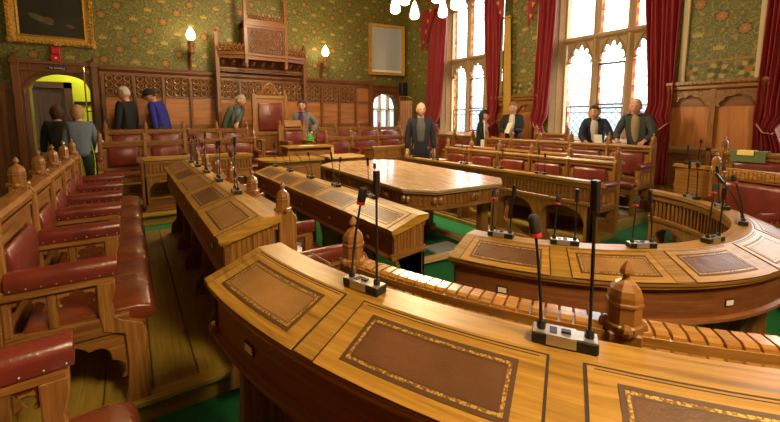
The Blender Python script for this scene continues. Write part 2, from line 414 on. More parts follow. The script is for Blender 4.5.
def desk(name,label,F,S,z0,zl=.74,zh=.81,w=.25,group=None,deg=None,sub=1,inner='arcade',plates=True,lidmats=None,ends=(1,1),mat='oak',pads=True,uprights=True,padgap=.045,pm=.034):
    u=(lambda m:m/deg) if deg else (lambda m:m); UVS[0]=deg or 1.0
    dr=1 if S[-1]>S[0] else -1
    G=lambda s,o,z:F(s,o,z0+z)
    UVS[0]=deg or 1.0
    root=thing(name,label,'desk',F(S[len(S)//2],w/2,z0),group)
    N=(len(S)-1)*sub; A,Z=S[0],S[-1]
    sh=.065   # flat shelf for the microphones
    t=MB(); t.ext([(-.02,zh-.028),(-.02,zh),(sh,zh),(w+.015,zl),(w+.015,zl-.02),(w-.02,zl-.03),(0,zh-.04)],'s',A-dr*u(.018),Z+dr*u(.018),G,N,g='s')
    t.ext([(w-.03,zl-.035),(w-.03,zl-.018),(w+.008,zl-.022),(w+.008,zl-.034)],'s',A-dr*u(.012),Z+dr*u(.012),G,N)
    for dz in (.006,.013): t.box(A-dr*u(.012),Z+dr*u(.012),w+.0145,w+.0158,zl-dz-.0015,zl-dz,G,N,1)
    t.build('desk_top',['top','groove'],root,bevel=.003)
    ax=MB(); ax.box(A,Z,w-.03,w-.012,zl-.175,zl-.03,G,N,g='s')
    ax.ext([(w-.03,zl-.195),(w+.0,zl-.195),(w+.008,zl-.187),(w+.004,zl-.178),(w-.012,zl-.17),(w-.03,zl-.17)],'s',A-dr*u(.006),Z+dr*u(.006),G,N)
    ax.build('apron',mat if mat!='oak' else 'carved',root)
    dv=Vector((w+.015-sh,zl-zh)); L=dv.length; dv.normalize(); nv=Vector((-dv.y,dv.x)); 
    if nv.y<0: nv=-nv
    SL=lambda s,tt,h:G(s,sh+dv.x*tt+nv.x*h,zh+dv.y*tt+nv.y*h)
    for i in range(len(S)-1):
        a,e=S[i]+dr*u(padgap),S[i+1]-dr*u(padgap)
        ld=MB(); ld.box(a,e,.012,L+.004,0.0003,.0028,SL,sub,g='s')
        g_=u(.0055)*dr
        ld.box(a-g_,a,.009,L,.0003,.0012,SL,1,1); ld.box(e,e+g_,.009,L,.0003,.0012,SL,1,1); ld.box(a-g_,e+g_,.0070,.012,.0003,.0012,SL,sub,1)
        if deg: ld.box(a+dr*u(.012),e-dr*u(.012),.016,.0185,.0028,.0031,SL,sub,1)
        lo=ld.build('writing_lid',['top','groove'],root,bevel=.0008)
        if not pads: continue
        lm=(lidmats or ['brownleather'])[i%len(lidmats or [1])]
        a2,e2=a+dr*u(pm),e-dr*u(pm); t0,t1=.012+L*.13,L*.86
        il=MB(); il.box(a2,e2,t0,t1,.0028,.0036,SL,sub,0)
        for mi,ins,bw,h in ((2,0,.009,.0037),(1,.0095,.0065,.0038),(2,.019,.0016,.0037)):
            x0,x1,y0,y1=a2+dr*u(ins),e2-dr*u(ins),t0+ins,t1-ins; ub=dr*u(bw)
            il.box(x0,x1,y0,y0+bw,.0034,h+.0003,SL,sub,mi); il.box(x0,x1,y1-bw,y1,.0034,h+.0003,SL,sub,mi)
            il.box(x0,x0+ub,y0,y1,.0034,h+.0004,SL,1,mi); il.box(x1-ub,x1,y0,y1,.0034,h+.0004,SL,1,mi)
        il.build('leather_inlay',[lm,'goldband','darkborder'],lo)
        if plates:
            m=(S[i]+S[i+1])/2; p=MB(); p.box(m-u(.024),m+u(.024),w-.013,w-.008,zl-.13,zl-.10,G,1); p.box(m-u(.019),m+u(.019),w-.009,w-.0065,zl-.126,zl-.104,G,1,1)
            p.build('name_plate',['groove','white'],root)
    if uprights:
        for i,s in enumerate(S):
            k=u(.018); ss=min(max(s,min(A,Z)+k),max(A,Z)-k)
            p=MB(); p.ext([(.02,0),(w-.01,0),(w-.02,.1),(w-.07,.16),(w-.08,.4),(w-.05,zl-.22),(w-.03,zl-.18),(w-.03,zl-.03),(.02,zh-.06)],'s',ss-k,ss+k,G,1,g='z')
            p.build('leg',mat,root,bevel=.003)
    ip=MB()
    if inner=='plain':
        ip.box(A,Z,0,.022,.05,zh-.03,G,N,g='s')
    else:
        ip.box(A,Z,.012,.022,zh-.25,zh-.03,G,N,g='s')
        ip.box(A,Z,-.008,.02,zh-.075,zh-.04,G,N,g='s'); ip.box(A,Z,-.012,.02,zh-.25,zh-.215,G,N,g='s')
        nf=int(abs(Z-A)/u(.045))
        for k in range(nf):
            s=A+(Z-A)*(k+.5)/nf; ip.box(s-u(.008),s+u(.008),-.002,.014,zh-.215,zh-.075,G,1,g='z')
        if inner=='arcade':
            for i in range(len(S)-1):
                a,e=S[i],S[i+1]; p0,p1=a+dr*u(.05),e-dr*u(.05)
                ap=arch_poly(p0,p1,0,zh-.42,zh-.29,n=12)
                half=len(ap)//2; m=(a+e)/2
                ip.ext([(a,zh-.25),(a,.0),(p0,0)]+ap[:half+1]+[(m,zh-.25)],'o',.0,.02,G,1,g='z')
                ip.ext([(m,zh-.25)]+ap[half:]+[(p1,0),(e,0),(e,zh-.25)],'o',.0,.02,G,1,g='z')
            ip.box(A,Z,.0,.025,.0,.07,G,N,g='s')
    ip.build('front_panel',mat,root,bevel=.002)
    for q,(s,en) in enumerate(((A,ends[0]),(Z,ends[1]))):
        if not en: continue
        d=dr*(1 if q==0 else -1); e=MB()
        k0,k1=s,s+d*u(.02)
        sl=lambda o:zh-.03+(zl-zh)*max(0,o-sh)/(w-sh)
        e.ext([(0,zh-.22),(0,zh-.035),(sh,zh-.035),(w-.005,zl-.032),(w-.005,zh-.26),],'s',k0+d*u(.008),k1,G,1,1,g='o')  # dark backing paints the shade between the end flutes
        nb=9
        for j in range(nb):
            o0=.012+(w-.035)*j/nb; o1=o0+.011
            e.ext([(o0,zh-.2),(o0,sl(o0)-.012),(o1,sl(o1)-.012),(o1,zh-.2)],'s',s-d*u(.004),s+d*u(.012),G,1,g='z')
        e.ext([(0,zh-.235),(0,zh-.2),(w+.005,zh-.225),(w+.012,zh-.24),(w+.005,zh-.26)],'s',s-d*u(.012),k1,G,1,g='o')
        e.ext([(.0,0),(w*.75,0),(w*.75,.10),(w*.5,.2),(w*.46,.33),(w*.58,zh-.38),(w*.85,zh-.32),(w*.93,zh-.26),(0,zh-.23)],'s',s,k1,G,1,g='z')
        e.ext([(0,zh-.05),(0,zh-.035),(sh,zh-.035),(w-.005,zl-.032),(w-.005,zl-.05),(sh,zh-.05)],'s',s-d*u(.006),k1,G,1,0,g='o'); e.build('end_panel',[mat,'recess'],root,bevel=.002)
    UVS[0]=1.0
    return root
# ---------------------------------------------------------------- the setting
def struct(name,mb,mats,parent=None,bevel=0,smooth=False):
    return mb.build(name,mats,parent,bevel,smooth,kind='structure')
WX0,WX1,WY0,WY1,WZ=-2.6,7.2,-3.2,9.9,5.4
b=MB(); b.box(WX0-.2,WX1+.8,WY0-.2,WY1+.2,-.2,0); struct('floor',b,'carpet')
b=MB(); b.box(WX0-.2,WX1+.8,WY0-.2,WY1+.2,WZ,WZ+.2)
for k in range(7): b.box(WX0,WX1,WY0+1+k*1.9,WY0+1.25+k*1.9,WZ-.28,WZ)
for k in range(4): b.box(WX0+1.6+k*2.2,WX0+1.8+k*2.2,WY0,WY1,WZ-.2,WZ)
struct('ceiling',b,'ceil')
# platforms (all of them are the floor's raised tiers)
def planks(b,x0,x1,y0,y1,z0,z1,n,along='y'):
    for i in range(n):
        if along=='y':
            a=x0+(x1-x0)*i/n; e=x0+(x1-x0)*(i+1)/n-.004; b.box(a,e,y0,y1,z0,z1,g='o')
        else:
            a=y0+(y1-y0)*i/n; e=y0+(y1-y0)*(i+1)/n-.004; b.box(x0,x1,a,e,z0,z1,g='s')
b=MB(); planks(b,-.75,.60,1.99,5.05,.10,.13,7); b.box(-.75,.60,1.98,5.04,0,.098); b.box(-.76,.61,1.94,2.02,.106,.134,g='s'); b.box(-.75,.6,5.04,5.06,0,.13,g='s')
struct('floor_west_tier',b,'plank',bevel=.004)
b=MB(); planks(b,4.78,7.1,2.26,5.6,.10,.13,12); b.box(4.78,7.1,2.26,5.6,0,.098); struct('floor_east_tier',b,'plank',bevel=.004)
b=MB(); planks(b,3.62,4.76,2.16,5.0,.0,.045,6); struct('floor_east_platform',b,'plank')
b=MB(); b.box(-.62,1.70,5.86,8.0,0,.10,g='s'); planks(b,-.62,1.70,5.88,8.0,.101,.13,10,'x'); b.box(-.64,1.72,5.83,5.90,.112,.136,g='s'); b.box(-.64,1.72,5.80,5.855,0,.03,g='s')
struct('floor_north_step',b,'plank',bevel=.004)
b=MB(); b.box(-.62,6.3,8.0,9.9,0,.26,g='s'); struct('floor_north_dais',b,'plank')
b=MB(); b.box(1.73,5.6,6.70,7.99,0,.13,g='s'); struct('floor_clerk_platform',b,'plank')
b=MB(); F_=arc(CYF,0)
b.ext([(2.50,0),(2.50,.129),(3.35,.129),(3.35,0)],'s',184.15,361,F_,60,g='s'); struct('floor_outer_tier',b,'plank')
# ---- north wall with two doorways
D1=(-1.5,-.6); D2=(6.05,7.0)
def wallpaper_motifs(b,ax,const,sgn,a0,a1,z0,z1,holes=()):
    """printed flowers and crowns, a hair above the paper. ax 's': wall runs along x, 'o': along y"""
    def P(u,v,h): return (u,const+sgn*h,v) if ax=='s' else (const+sgn*h,u,v)
    def disc(u,v,r,n,mi,h,star=0):
        ps=[]
        for i in range(n):
            a=2*PI*i/n+.3; rr=r*(1-star*(i%2)); ps.append(P(u+rr*math.cos(a),v+rr*math.sin(a),h))
        b.quad(ps,mi=mi)
    i=0; u=a0+.12
    while u<a1-.1:
        v=z0+.12+(i%2)*.22; j=0
        while v<z1-.08:
            if not any(h[0]-.09<u<h[1]+.09 and h[2]-.09<v<h[3]+.09 for h in holes):
                if (j+i//2)%2==0:
                    disc(u,v,.10,12,1,.0012,.22); disc(u,v,.075,16,0,.0018,.2); disc(u,v,.038,10,2,.0024,.15); disc(u,v,.014,8,3,.003)
                else:
                    w=.075
                    pts=[(-.8,-.5),(.8,-.5),(1,.45),(.5,.0),(.33,.7),(.17,.05),(0,.85),(-.17,.05),(-.33,.7),(-.5,.0),(-1,.45)]
                    b.quad([P(u+x*w,v+y*w,.0015) for x,y in pts],mi=3)
            v+=.44; j+=1
        u+=.27; i+=1
PANTOP=2.36; COR=2.49
b=MB()
b.box(WX0,D1[0],WY1,WY1+.2,0,WZ); b.box(D1[1],D2[0],WY1,WY1+.2,0,WZ); b.box(D2[1],WX1+.8,WY1,WY1+.2,0,WZ)
ap=arch_poly(D1[0],D1[1],0,1.98,2.27,n=12); b.ext([(D1[0],WZ)]+ap+[(D1[1],WZ)],'o',WY1,WY1+.2)
ap=arch_poly(D2[0],D2[1],0,1.80,2.15,n=12); b.ext([(D2[0],WZ)]+ap+[(D2[1],WZ)],'o',WY1,WY1+.2)
wn=struct('wall_north',b,'paper')
b=MB(); wallpaper_motifs(b,'s',WY1,-1,WX0,WX1,COR,WZ); b.build('printed_motifs',['blossom','leafdark','blossomheart','crowngold'],wn)
# panelling between the doors
X0,X1=-.42,5.95; pit=.535
b=MB(); b.box(X0,X1,WY1-.03,WY1,0,PANTOP,g='o'); b.build('panel_backing','panel',wn)
b=MB()
b.ext([(WY1-.02,PANTOP-.08),(WY1-.06,PANTOP-.06),(WY1-.06,PANTOP),(WY1-.10,PANTOP+.05),(WY1-.10,COR-.03),(WY1-.07,COR),(WY1,COR),(WY1,PANTOP-.08)],'s',X0,X1)
for k in range(int((X1-X0)/.06)): b.box(X0+k*.06,X0+k*.06+.035,WY1-.115,WY1-.09,COR-.055,COR-.02)
b.build('cornice','darkoak',wn)
b=MB(); x=X0
st=[X0+.03+i*pit for i in range(12)]
for x in st: b.box(x-.035,x+.035,WY1-.075,WY1-.02,.2,PANTOP-.04,g='z'); b.ext([(x-.018,WY1-.095),(x+.018,WY1-.095),(x+.03,WY1-.07),(x-.03,WY1-.07)],'z',.2,PANTOP-.1,g='z')
b.box(X0,X1,WY1-.06,WY1-.02,1.86,1.90); b.box(X0,X1,WY1-.06,WY1-.02,1.20,1.27); b.box(X0,X1,WY1-.07,WY1-.02,.2,.4)
b.build('panel_stiles','carved',wn)
b=MB()
for x in st[:-1]:
    b.box(x+.035,x+pit-.035,WY1-.036,WY1-.026,1.90,2.30,mi=1)  # backing darkened to paint in shade behind the rings
    for i in range(3):
        for j in range(3):
            cx=x+.035+(pit-.07)*(i+.5)/3; cz=1.90+.40*(j+.5)/3
            b.torus((cx,WY1-.05,cz),.056,.019,n=12,k=5)
            for a in range(4): b.ball((cx+.036*math.cos(a*PI/2+PI/4),WY1-.045,cz+.036*math.sin(a*PI/2+PI/4)),(.012,.014,.012),nu=5,nv=4)
            b.ball((cx,WY1-.048,cz),(.011,.012,.011),nu=5,nv=4)
            if i<2 and j<2: b.ball((cx+(pit-.07)/6,WY1-.045,cz+.0667),(.022,.014,.022),nu=6,nv=4)
b.build('carved_tracery',['oak','recess'],wn)
# left door surround
def surround(nm,x0,x1,d0,d1,zt,zs,za,ztop):
    b=MB(); y=WY1
    for x in (x0,x1):
        b.box(x-.05,x+.05,y-.16,y,0,ztop,g='z'); b.box(x-.065,x+.065,y-.175,y,0,.3,g='z'); b.box(x-.065,x+.065,y-.175,y,zt-.08,zt,g='z')
        b.lathe(x,y-.08,[(.06,ztop),(.055,ztop+.02),(.03,ztop+.05),(.012,ztop+.07),(.02,ztop+.085),(.004,ztop+.11)],n=8,rot=PI/8)
    ap=arch_poly(d0,d1,0,zs,za,n=14)
    b.ext([(x0,zt-.02),(x0,0),(d0,0)]+ap+[(d1,0),(x1,0),(x1,zt-.02)],'o',y-.09,y,g='z')
    b.box(x0,x1,y-.14,y,zt-.06,zt,g='s'); b.box(x0,x1,y-.12,y,zt-.20,zt-.16,g='s')
    for k in range(3):
        dz=.02*k; ap2=arch_poly(d0-.03-dz,d1+.03+dz,0,zs,za+.03+dz,n=14)
        b.tube([(p[0],y-.095,p[1]) for p in ap2],.011,n=5)
        for xx in (d0-.03-dz,d1+.03+dz): b.tube([(xx,y-.095,0),(xx,y-.095,zs)],.011,n=5)
    return b.build(nm,'darkoak',wn,bevel=.003)
surround('left_door_surround',-1.66,-.50,D1[0],D1[1],2.49,1.98,2.27,2.52)
surround('right_door_surround',5.98,7.12,D2[0],D2[1],2.42,1.80,2.15,2.46)
# dark panelling left of the left door
b=MB(); b.box(WX0,-1.72,WY1-.03,WY1,0,2.0); 
for k in range(3): b.box(WX0+.1+k*.3,WX0+.16+k*.3,WY1-.06,WY1,0,2.0,g='z')
b.box(WX0,-1.72,WY1-.08,WY1,1.94,2.06); b.build('west_end_panelling','darkoak',wn)
# lobby behind the left door
b=MB(); b.box(-3.2,.6,11.5,11.7,0,3.2); b.box(-3.3,-3.2,WY1+.2,11.6,0,3.2); b.box(.5,.6,WY1+.2,11.6,0,3.2); struct('wall_lobby',b,'lime')
b=MB(); b.box(-3.3,.6,WY1+.2,11.7,-.1,0,mi=0); struct('floor_lobby',b,'carpet')
b=MB(); b.box(-3.3,.6,WY1+.2,11.7,3.2,3.3); struct('ceiling_lobby',b,'plaster')
# ---- east wall with three tall windows
WC=[7.04,3.70,.33]; WH=1.06; SILL=.96; WTOP=4.75; TRZ=2.96; GX=WX1+.30
b=MB()
edges=[WY0]
for c in WC[::-1]: edges+= [c-WH,c+WH]
edges.append(WY1)
for i in range(0,len(edges),2): b.box(WX1,WX1+.6,edges[i],edges[i+1],0,WZ)
for c in WC: b.box(WX1,WX1+.6,c-WH,c+WH,0,SILL); b.box(WX1,WX1+.6,c-WH,c+WH,WTOP,WZ)
we=struct('wall_east',b,'paper')
b=MB()
for y0,y1 in ((WC[0]+WH,WY1),(WC[1]+WH,WC[0]-WH),(WC[2]+WH,WC[1]-WH)): wallpaper_motifs(b,'o',WX1,-1,y0,y1,2.32,WZ)
b.build('printed_motifs',['blossom','leafdark','blossomheart','crowngold'],we)
# frieze of large flowers under the paper and cream edge strips
for y0,y1,zt in ((1.52,2.56,1.94),(4.98,6.12,1.90)):
    b=MB()
    b.box(WX1-.012,WX1,y0+.0,y1,2.24,2.27,mi=2); b.box(WX1-.008,WX1,y0,y1,zt+.02,2.24,mi=3)
    n=3
    for k in range(n):
        u=y0+(y1-y0)*(k+.5)/n; v=(zt+2.24)/2+.01; r=.145 if k%2 else .135
        for p in range(8):
            a=2*PI*p/8+.2; c=(WX1-.012,u+r*.62*math.cos(a),v+r*.62*math.sin(a))
            b.quad([(c[0],c[1]+.055*math.cos(a),c[2]+.055*math.sin(a)),(c[0],c[1]-.036*math.sin(a),c[2]+.036*math.cos(a)),(c[0],c[1]-.04*math.cos(a),c[2]-.04*math.sin(a)),(c[0],c[1]+.036*math.sin(a),c[2]-.036*math.cos(a))],mi=0 if p%2 else 1)
        b.quad([(WX1-.011,u+.045*math.cos(2*PI*q/10),v+.045*math.sin(2*PI*q/10)) for q in range(10)],mi=2 if k%2==0 else 1)
    b.build('flower_frieze',['crowngold','leafdark','blossom','paper'],we)
    b=MB(); b.box(WX1-.05,WX1,y0+.02,y0+.10,zt+.03,WZ); b.box(WX1-.05,WX1,y1-.13,y1-.05,zt+.03,WZ); b.build('cream_strips','plaster',we)
    # carved wainscot panel below
    b=MB(); x=WX1; m=(y0+y1)/2
    b.box(x-.03,x,y0-.05,y1+.05,0,zt-.08,mi=1)
    b.ext([(x-.05,zt-.12),(x-.10,zt-.09),(x-.10,zt-.05),(x-.13,zt-.02),(x-.13,zt+.02),(x,zt+.02),(x,zt-.12)],'o',y0-.08,y1+.08,g='o')
    for k in range(int((y1-y0)/.055)): b.box(x-.14,x-.12,y0+k*.055,y0+k*.055+.03,zt-.03,zt+.0)
    for yy in (y0-.04,m,y1+.04): b.box(x-.09,x-.04,yy-.035,yy+.035,0,zt-.1,g='z')
    b.box(x-.08,x-.04,y0,y1,.86,.95); b.box(x-.08,x-.04,y0,y1,0,.3)
    for p0,p1 in ((y0-.005,m-.035),(m+.035,y1+.005)):
        ap=cusp_poly(p0+.03,p1-.03,zt-.36,zt-.19,5,.13,6)
        b.ext([(p0,zt-.12),(p0,zt-.36)]+ap+[(p1,zt-.36),(p1,zt-.12)],'s',x-.085,x-.06,g='o')
        for k in range(3): b.torus((x-.086,p0+(p1-p0)*(.25+.25*k),zt-.16-(0 if k!=1 else -.01)),.03,.007,axis='s',n=10)
        b.box(x-.032,x-.028,p0,p1,zt-.36,zt-.12,mi=2); b.torus((x-.035,(p0+p1)/2,zt-.40),(p1-p0)/2-.07,.009,axis='s',n=14,a0=.35,a1=PI-.35)  # darker backing colours in the shade behind the tracery
    b.build('carved_wainscot',['oak','panel','carved'],we,bevel=.003)
b=MB(); b.box(WX1-.04,WX1,WY0,WY1,0,.93,g='o'); b.box(WX1-.09,WX1+.3,WY0,WY1,.93,.965,g='o',mi=1)
b.build('window_dado',['darkoak','stone'],we)
def window(n,c):
    x=GX; lw=.61; b=MB()
    # splayed jambs
    for sg in (-1,1):
        a=c+sg*WH; e=c+sg*1.5*lw
        b.ext([(WX1,a),(x+.12,a),(x+.12,e),(x-.02,e),(x-.02,e+sg*.03)],'z',SILL,WTOP)
        b.tube([(WX1+.15,c+sg*(WH-.055),SILL),(WX1+.15,c+sg*(WH-.055),WTOP)],.02)
    for k in (-.5,.5):
        y=c+k*lw; b.ext([(x-.08,y-.02),(x-.08,y+.02),(x-.02,y+.065),(x+.1,y+.065),(x+.1,y-.065),(x-.02,y-.065)],'z',SILL,WTOP,g='z')
    b.ext([(x-.10,TRZ-.02),(x-.10,TRZ+.03),(x-.03,TRZ+.06),(x+.1,TRZ+.06),(x+.1,TRZ-.06),(x-.03,TRZ-.06)],'o',c-1.5*lw,c+1.5*lw,g='o')
    b.ext([(WX1+.05,SILL),(x+.12,SILL),(x+.12,SILL+.10),(x-.03,SILL+.10),(WX1+.05,SILL+.02)],'o',c-WH,c+WH)
    b.box(x-.02,x+.1,c-1.5*lw,c+1.5*lw,WTOP-.05,WTOP)
    for k in (-1,0,1):
        a0,a1=c+k*lw-lw/2+.06,c+k*lw+lw/2-.06
        for zs,zt,ztop in ((2.50,2.86,TRZ-.05),(4.25,4.62,WTOP-.04)):
            ap=cusp_poly(a0,a1,zs,zt,5,.30,8); h=len(ap)//2
            b.ext([(a0-.02,ztop),(a0-.02,zs)]+ap[:h+1]+[(ap[h][0],ztop)],'s',x-.02,x+.06)
            b.ext([(ap[h][0],ztop)]+ap[h:]+[(a1+.02,zs),(a1+.02,ztop)],'s',x-.02,x+.06)
            pa=arch_poly(a0-.03,a1+.03,0,zs-.02,zt+.09,'point',12)
            b.tube([(x-.035,p[0],p[1]) for p in pa],.014,n=5)
    fr=struct('window_%d'%n,b,'stone')
    g=MB(); ir=MB()
    for k in (-1,0,1):
        a0,a1=c+k*lw-lw/2+.05,c+k*lw+lw/2-.05
        for z0,z1 in ((SILL+.1,TRZ-.05),(TRZ+.05,WTOP-.05)):
            g.ext([(a0,z0),(a1,z0),(a1,z1),(a0,z1)],'s',x+.02,x+.026)
            for f in range(len(g.f)-6,len(g.f)):
                g.uv[f]=[(g.v[i][1]-a0,g.v[i][2]) for i in g.f[f]]
            for j in range(1,4): 
                zz=z0+(z1-z0)*j/4; ir.box(x+.005,x+.015,a0,a1,zz-.007,zz+.007)
    a0,a1=c-lw/2+.05,c+lw/2-.05     # iron opening casement in the middle light
    for z0,z1 in ((SILL+.12,1.62),(1.66,2.44)):
        for q in ((a0,a0+.028,z0,z1),(a1-.028,a1,z0,z1),(a0,a1,z0,z0+.028),(a0,a1,z1-.028,z1)): ir.box(x-.01,x+.018,*q)
    for k in (-1,1):
        a0,a1=c+k*lw-lw/2+.055,c+k*lw+lw/2-.055
        for q in ((a0,a0+.016,SILL+.1,1.64),(a1-.016,a1,SILL+.1,1.64),(a0,a1,1.63,1.655)): ir.box(x,x+.018,*q)
    g.build('leaded_panes','glass',fr); ir.build('iron_casements','iron',fr)
    return fr
for i,c in enumerate(WC): window(i+1,c)
# ---- west and south walls, behind and beside the camera
def plainwall(nm,x0,x1,y0,y1,axis):
    b=MB(); b.box(x0,x1,y0,y1,0,WZ); w=struct(nm,b,'paper'); p=MB()
    if axis=='o':
        xx=x1; p.box(xx,xx+.03,y0,y1,0,2.0,g='z'); p.box(xx,xx+.09,y0,y1,1.95,2.07)
        k=y0
        while k<y1: p.box(xx+.02,xx+.06,k,k+.07,0,1.96,g='z'); k+=.6
    else:
        yy=y1; p.box(x0,x1,yy,yy+.03,0,2.0,g='z'); p.box(x0,x1,yy,yy+.09,1.95,2.07)
        k=x0
        while k<x1: p.box(k,k+.07,yy+.02,yy+.06,0,1.96,g='z'); k+=.6
    p.build('wall_panelling','darkoak',w); return w
plainwall('wall_west',WX0-.2,WX0,WY0,WY1,'o'); plainwall('wall_south',WX0,WX1,WY0-.2,WY0,'s')
# corridor behind the right archway with a mullioned window
b=MB(); y=12.4
b.box(5.3,9.8,y,y+.2,0,.9); b.box(5.3,9.8,y,y+.2,2.55,3.2); b.box(5.3,7.55,y,y+.2,.9,2.55); b.box(8.75,9.8,y,y+.2,.9,2.55)
b.box(5.2,5.3,WY1+.2,y+.2,0,3.2); b.box(9.8,9.9,WY1+.2,y+.2,0,3.2)
struct('wall_corridor',b,'plaster')
b=MB(); b.box(5.2,9.9,WY1+.2,y+.2,-.1,0); struct('floor_corridor',b,'plank')
b=MB(); b.box(5.2,9.9,WY1+.2,y+.2,3.2,3.3); struct('ceiling_corridor',b,'plaster')
b=MB()
for x in (7.55,7.93,8.31,8.69): b.box(x,x+.07,y-.03,y+.15,.9,2.55,g='z')
b.box(7.55,8.75,y-.03,y+.15,1.72,1.80); b.box(7.55,8.75,y-.06,y+.15,.88,.95)
for x in (7.93,8.31): pass
fr=struct('window_4',b,'stone'); g=MB(); g.box(7.6,8.7,y+.05,y+.055,.9,2.55); g.uv=[[(.235,q[1]) for q in f] for f in g.uv]; g.build('leaded_panes','glass',fr)
ir=MB()
for x in (7.65,8.03,8.41):
    for q in ((x,x+.02,.97,1.7),(x+.23,x+.25,.97,1.7),(x,x+.25,.97,.99),(x,x+.25,1.68,1.7)): ir.box(q[0],q[1],y+.02,y+.04,q[2],q[3])
ir.build('iron_casements','iron',fr)
# ---------------------------------------------------------------- benches and desks
SA=[2.00,2.70,3.28,3.83,4.43,5.03]
FA=straight(.02,-1); bench('council_bench','long red leather bench with oak armrests along the plank tier, nearest on the left',FA,SA,.13,ctop=.15,group='long benches of joined armchairs')
FDA=straight(.56,-1); SDA=[1.80,2.39,2.98,3.57,4.16,4.85]
desk('sloping_desk','long sloping oak desk with leather pads, facing the left-hand red bench',FDA,SDA,.13,lidmats=['tanleather','brownleather'],group='long sloping desks')
FB=straight(1.15,-1); SB=[1.93,2.53,3.14,3.75,4.36,4.97]
bench('council_bench','red bench backing onto the left sloping desk, its finials beside the microphones',FB,SB,0,'long benches of joined armchairs')
FDB=straight(1.51,-1); SDB=[1.83,2.42,3.01,3.60,4.19,4.82]
desk('sloping_desk','second sloping oak desk from the left, ending beside the central table',FDB,SDB,0,group='long sloping desks')
FDC=straight(3.66,1); SDC=[1.93,2.52,3.11,3.70,4.29,4.93]
desk('sloping_desk','oak desk on the right with an arcaded front facing the central table',FDC,SDC,0,zh=.80,group='long sloping desks')
FC=straight(4.20,1); SC_=[2.19,2.78,3.35,3.93,4.51,5.09]
bench('council_bench','front red leather bench on the right, behind the arcaded desk',FC,SC_,0,'long benches of joined armchairs',mat='oak',detail=False)
FDD=straight(4.80,1); SDD=[2.28,2.64,3.22,3.80,4.38,4.98]
desk('sloping_desk','oak desk squeezed between the two red benches on the right',FDD,SDD,.13,inner='plain',group='long sloping desks')
FD=straight(5.35,1); SD=[2.28,2.86,3.45,4.02,4.60,5.20]
bench('council_bench','rear red leather bench on the right that a man and a woman lean over',FD,SD,.13,'long benches of joined armchairs',detail=False)
bench('window_bench','short red bench back under the far window',straight(6.05,1),[6.25,6.85,7.45],.0,None,detail=False,H=1.02)
bench('window_bench','single bench back seen beyond the right-hand benches under the second window',straight(6.10,1),[3.98,4.62],.13,None,detail=False,H=1.0)
# curved horseshoe
d1=PI/180*1.34; d2=PI/180*2.11; d3=PI/180*2.0; d4=PI/180*2.6
SGD=[197+i*(146/7) for i in range(8)]
desk('curved_desk','inner curved oak desk of the horseshoe, with fretted front facing the green floor',arc(CYG,1.09),SGD,0,w=.235,deg=d1,sub=6,lidmats=['brownleather','tanleather'],group='curved desks')
SGB=[193.6]+[215+19.47*i for i in range(8)]
bench('curved_bench','curved red bench, its notched rail crossing the foreground',arc(CYF,1.50),SGB,0,'curved benches',sub=7,deg=d3,key=.031,H=.945,fin=-.025,detail=False)
SFD=[184.5,198.5,211.7]+[211.7+i*(361.5-211.7)/11 for i in range(1,12)]
desk('curved_desk','nearest curved oak desk in the foreground, with gold-tooled leather pads',arc(CYF,2.11),SFD,.13,w=.235,deg=d2,sub=6,inner='plain',lidmats=['tanleather','brownleather','brownleather'],group='curved desks',padgap=.034,pm=.046)
SFB=[184.3+i*(174.7/14) for i in range(15)]
bench('curved_bench','outermost curved red bench, whose first armrest is at the bottom left corner',arc(CYF,2.605),SFB,.13,'curved benches',sub=4,deg=d4)
# north rows (facing the camera)
def north(y,xs,z0,label,nm='council_bench',**k): return bench(nm,label,rowN(y-.5),xs,z0,'benches facing down the chamber',**k)
north(7.72,[-.40,.20,.80,1.40,2.02],.13,'front red bench facing the camera at the far left, with five finials',detail=False,studs=False,key=.04)
north(8.85,[-.36,.27,.92,1.55,2.17],.26,'rear red bench at the far left below the panelled wall',detail=False,studs=False,key=.04,H=.94)
north(7.25,[3.34,3.92,4.58,5.25],.13,'front red bench at the far end, beside the man in the dark coat',detail=False,studs=False,key=.04)
north(8.40,[3.50,4.12,4.75,5.38,6.0],.26,'rear red bench at the far end in front of the right archway',detail=False,studs=False,key=.04,H=.94)
fd=desk('fretted_desk','short fretted oak desk with arched front before the far left bench',rowN(6.22),[.14,.86,1.58],.13,zl=.71,zh=.72,w=.46,group='desks facing down the chamber',pads=False,plates=False)
b=MB(); b.box(.13,1.60,6.10,6.74,.13,.20,g='s'); b.box(.11,1.62,6.07,6.76,.13,.155,g='s'); b.build('plinth','oak',fd,bevel=.004)
b=MB(); b.box(.10,.135,6.20,6.70,.15,.83,g='z'); b.box(.06,.15,6.19,6.71,.80,.845,g='o'); b.build('side_board','darkoak',fd,bevel=.004)
desk('fretted_desk','plain arched oak desk at the far end, left of the man in the dark coat',rowN(6.15),[3.80,4.45,5.10],.0,zl=.84,zh=.88,w=.34,group='desks facing down the chamber',pads=False,plates=False)
